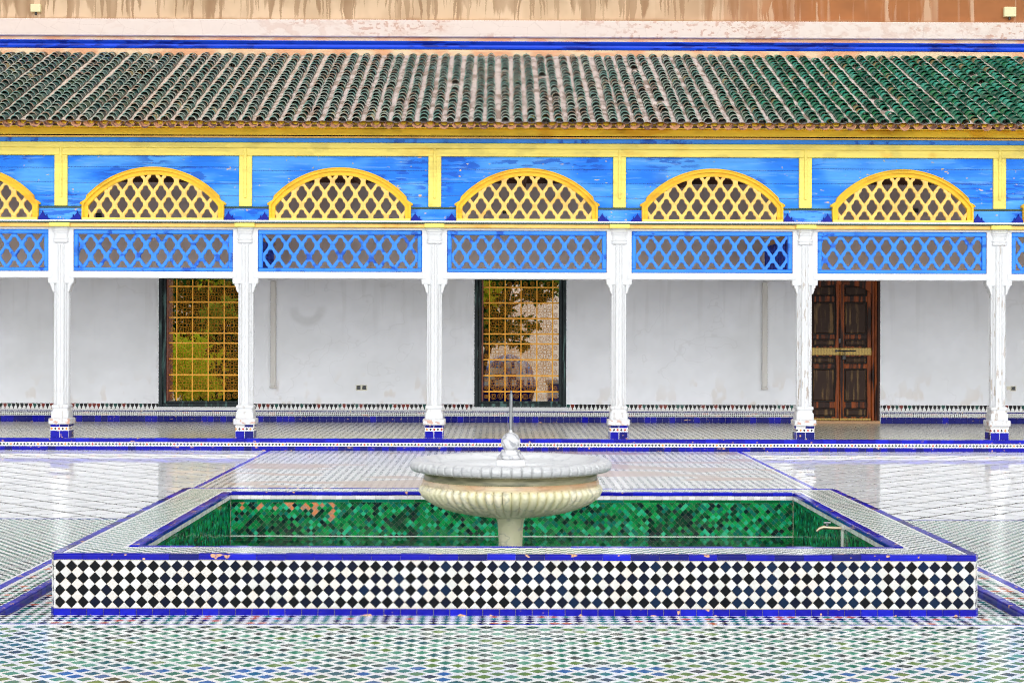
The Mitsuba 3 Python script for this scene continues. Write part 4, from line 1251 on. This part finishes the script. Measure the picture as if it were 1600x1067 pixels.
for i, x in enumerate(COLX):
    mv = lambda m: (m.apply_translation([x, CY, 0]), m)[1]
    if names[i] is None:                                   # beyond the picture: plain supports of the gallery
        part('end_post', [box(x - .132, x + .132, CY - .132, CY + .132, PLAT, .375), mv(shaft(.108, [(.375, 1.0), (3.24, .985)]))], 'white_paint', ga, smooth=28)
        continue
    c = thing('column', names[i], 'column', 'white columns along the gallery')
    pl = part('plinth', box(x - .132, x + .132, CY - .132, CY + .132, PLAT, .375), 'plinth_diamonds', c)
    for side in range(4):
        u = [(1, 0), (0, 1), (-1, 0), (0, -1)][side]; nn = [(0, -1), (1, 0), (0, 1), (-1, 0)][side]
        for hx in (-1, 1):
            for z0, z1 in ((PLAT + .001, .276), (.334, .368)):
                a, b = (hx * .066 - .062, hx * .066 + .062)
                v, f = slab([(a, z0), (b, z0), (b, z1), (a, z1)], .006, .002)
                v = frame_map(v, (x + nn[0] * .1322, CY + nn[1] * .1322, 0), (u[0], u[1], 0), (0, 0, 1), (nn[0], nn[1], 0))
                mk = ['cobalt', 'cobalt_dark'][R.randrange(2)]
                if z0 > .3 and (i == 7 or (i == 3 and hx < 0) or (i == 6 and hx < 0)):
                    mk = 'white_glaze_b'
                part('tile', (v, f), mk, pl)
    part('base', mv(rsq([(.0, .372), (.160, .372), (.166, .380), (.166, .448), (.158, .456), (.130, .460), (.134, .470), (.134, .545), (.118, .566), (.112, .590), (.113, .600), (.126, .606), (.130, .620), (.129, .642), (.118, .652), (.105, .655)], 9)), 'white_paint', c, smooth=35)
    part('shaft', mv(shaft(.108, [(.65, 1.0), (1.6, 1.0), (2.4, .985), (3.02, .985)])), 'white_paint', c, smooth=28)
    part('capital', mv(rsq([(.10, 3.005), (.106, 3.010), (.118, 3.016), (.122, 3.032), (.117, 3.045), (.117, 3.056), (.122, 3.062), (.122, 3.076), (.114, 3.086), (.112, 3.12), (.114, 3.145), (.120, 3.150), (.124, 3.165), (.122, 3.178), (.130, 3.188), (.131, 3.205), (.128, 3.215), (.132, 3.225), (.132, 3.240), (.0, 3.240)], 5)), 'white_paint', c, smooth=35)

# ------------------------------------------------------------------ garden behind the windows
part('garden_ground', box(-16, 16, 28.42, 46, -.4, -.05), 'soil'); tag('garden_ground', 'brown earth of the garden behind the windows', kind='structure')
k = part('garden_wall', box(-16, 16, 41.0, 41.5, -.05, 6.5), 'garden_stucco'); tag(k, 'cream garden wall seen through the middle window', 'wall', kind='thing')
def leaves(n, center, size, leaf, droop=.3, seed=1):
    r = np.random.RandomState(seed)
    # clumps
    nc = max(6, n // 45)
    cc = r.normal(0, .45, (nc, 3)); cc /= np.maximum(1, np.linalg.norm(cc, axis=1, keepdims=True)); 
    c = cc[r.randint(0, nc, n)] + r.normal(0, .13, (n, 3))
    c = np.asarray(center) + c * np.asarray(size)
    d = r.normal(0, 1, (n, 3)); d[:, 2] -= droop; d /= np.linalg.norm(d, axis=1, keepdims=True)
    s = np.cross(d, r.normal(0, 1, (n, 3))); s /= np.linalg.norm(s, axis=1, keepdims=True)
    nn_ = np.cross(d, s)
    L = leaf * (.7 + .6 * r.rand(n))[:, None]
    v = np.stack([c, c + d * L * .5 + s * L * .22 + nn_ * L * .04, c + d * L - nn_ * L * .1, c + d * L * .5 - s * L * .22 + nn_ * L * .04], 1).reshape(-1, 3)
    i = np.arange(n)[:, None] * 4
    f = np.vstack([i + [0, 1, 2], i + [0, 2, 3]])
    return v, f
def tree(name, label, cat, base, h, crowns, seed, lean=.0):
    t = thing(name, label, cat)
    x, y = base
    part('trunk', tube([(x, y, -.1), (x + lean * .3, y, h * .35), (x + lean * .8, y + .05, h * .7), (x + lean, y, h)], [.085, .07, .055, .03], 9), 'bark', t, smooth=True)
    for n, (c, s, num, leaf, m) in enumerate(crowns):
        part('branch', tube([(x + lean * .5, y, h * .5), ((x + c[0]) / 2, (y + c[1]) / 2, (h * .55 + c[2]) / 2), c], [.05, .035, .012], 6), 'bark', t, smooth=True)
        part('crown', leaves(num, c, s, leaf, .6, seed + n), m, t)
    return t
tree('broadleaf_tree', 'bright leaved tree with drooping branches behind the upper part of the middle window', 'tree', (-.55, 33.2), 3.4,
     [((-.45, 33.0, 2.65), (.60, .6, .65), 900, .17, 'leaf_dark'), ((-.5, 32.8, 2.45), (.5, .5, .6), 260, .2, 'leaf_mid'), ((-.25, 32.7, 3.0), (.6, .5, .35), 260, .20, 'leaf_bright'), ((.45, 33.2, 2.90), (.80, .5, .48), 1100, .16, 'leaf_dark'), ((.75, 33.1, 2.50), (.40, .4, .30), 260, .14, 'leaf_dark'), ((-.15, 33.0, 2.2), (.5, .4, .35), 500, .15, 'leaf_dark'), ((.50, 33.0, 1.55), (.32, .3, .20), 220, .13, 'leaf_dark'), ((1.05, 33.0, 2.85), (.45, .4, .35), 420, .14, 'leaf_mid'),
      ((-.35, 33.0, 1.9), (.60, .5, .5), 700, .16, 'leaf_teal'), ((.10, 32.9, 1.85), (.65, .4, .30), 650, .14, 'leaf_dark'), ((-.35, 32.5, 2.35), (.35, .3, .3), 90, .24, 'leaf_bright')], 3, .9)
tree('evergreen_tree', 'dense dark green tree filling the upper part of the left window', 'tree', (-6.3, 35.5), 3.6,
     [((-6.9, 35.0, 2.7), (1.0, .7, .7), 1300, .17, 'leaf_dark'), ((-5.8, 35.2, 2.6), (1.1, .7, .8), 1500, .15, 'leaf_dark'), ((-6.1, 34.6, 3.1), (1.2, .6, .5), 500, .17, 'leaf_bright'), ((-5.5, 34.8, 2.0), (.9, .6, .6), 1100, .15, 'leaf_dark'), ((-6.7, 35.4, 1.7), (1.2, .6, .9), 2000, .16, 'leaf_dark'), ((-5.3, 35.0, 2.9), (.7, .6, .5), 500, .17, 'leaf_teal'),
      ((-5.6, 37.2, 1.2), (1.9, .6, 1.2), 2600, .22, 'leaf_dark'), ((-6.2, 37.4, 2.4), (2.0, .6, 1.2), 1800, .22, 'leaf_dark')], 20)
def shrub(label, c, s, n, leaf, m, seed, name='shrub'):
    t = thing(name, label, 'shrub')
    for q in range(4):
        part('stem', tube([(c[0] + (q - 1.5) * .06, c[1], -.08), (c[0] + (q - 1.5) * .3 * s[0], c[1] + .03, c[2])], [.02, .008], 5), 'bark', t)
    part('foliage', leaves(n, c, s, leaf, .1, seed), m, t)
    return t
shrub('bright yellow green bush behind the lower left of the left window', (-6.30, 32.6, .95), (.75, .5, .72), 3400, .12, 'leaf_bright', 40)
shrub('light green bush in front of the dark tree behind the left window', (-5.62, 33.0, 2.05), (.42, .3, .35), 500, .13, 'leaf_mid', 47)
shrub('dark low bush behind the lower right of the left window', (-5.5, 33.6, .55), (1.0, .5, .65), 2600, .13, 'leaf_dark', 41)
shrub('small coral red flowering plant behind the left window, close to the second column', (-5.02, 32.4, .98), (.16, .15, .20), 160, .075, 'petal', 42, 'flowering_plant')
shrub('small green bush at the lower left behind the middle window', (-.58, 33.2, .95), (.20, .25, .42), 380, .10, 'leaf_bright', 43)
dm = thing('mosaic_dome', 'blue and white mosaic dome in the garden behind the middle window', 'dome')
part('dome', lathe([(.60, .62), (.58, .80), (.52, 1.0), (.42, 1.12), (.26, 1.22), (.10, 1.27), (0, 1.28)], 40, None, (.18, 34.0)), 'mosaic', dm, smooth=40)
part('skirt', lathe([(.50, -.06), (.52, .25), (.58, .50), (.63, .60), (.60, .63)], 40, None, (.18, 34.0)), 'cobalt_dark', dm, smooth=40)
bw = thing('garden_bench', 'low white topped bench with a pale blue front, right of the dome in the garden', 'bench')
part('seat', box(.98, 2.3, 33.6, 34.2, .66, .76, .02), 'white_plain', bw)
part('front', box(1.02, 2.3, 33.65, 34.15, -.06, .658), 'mosaic', bw)
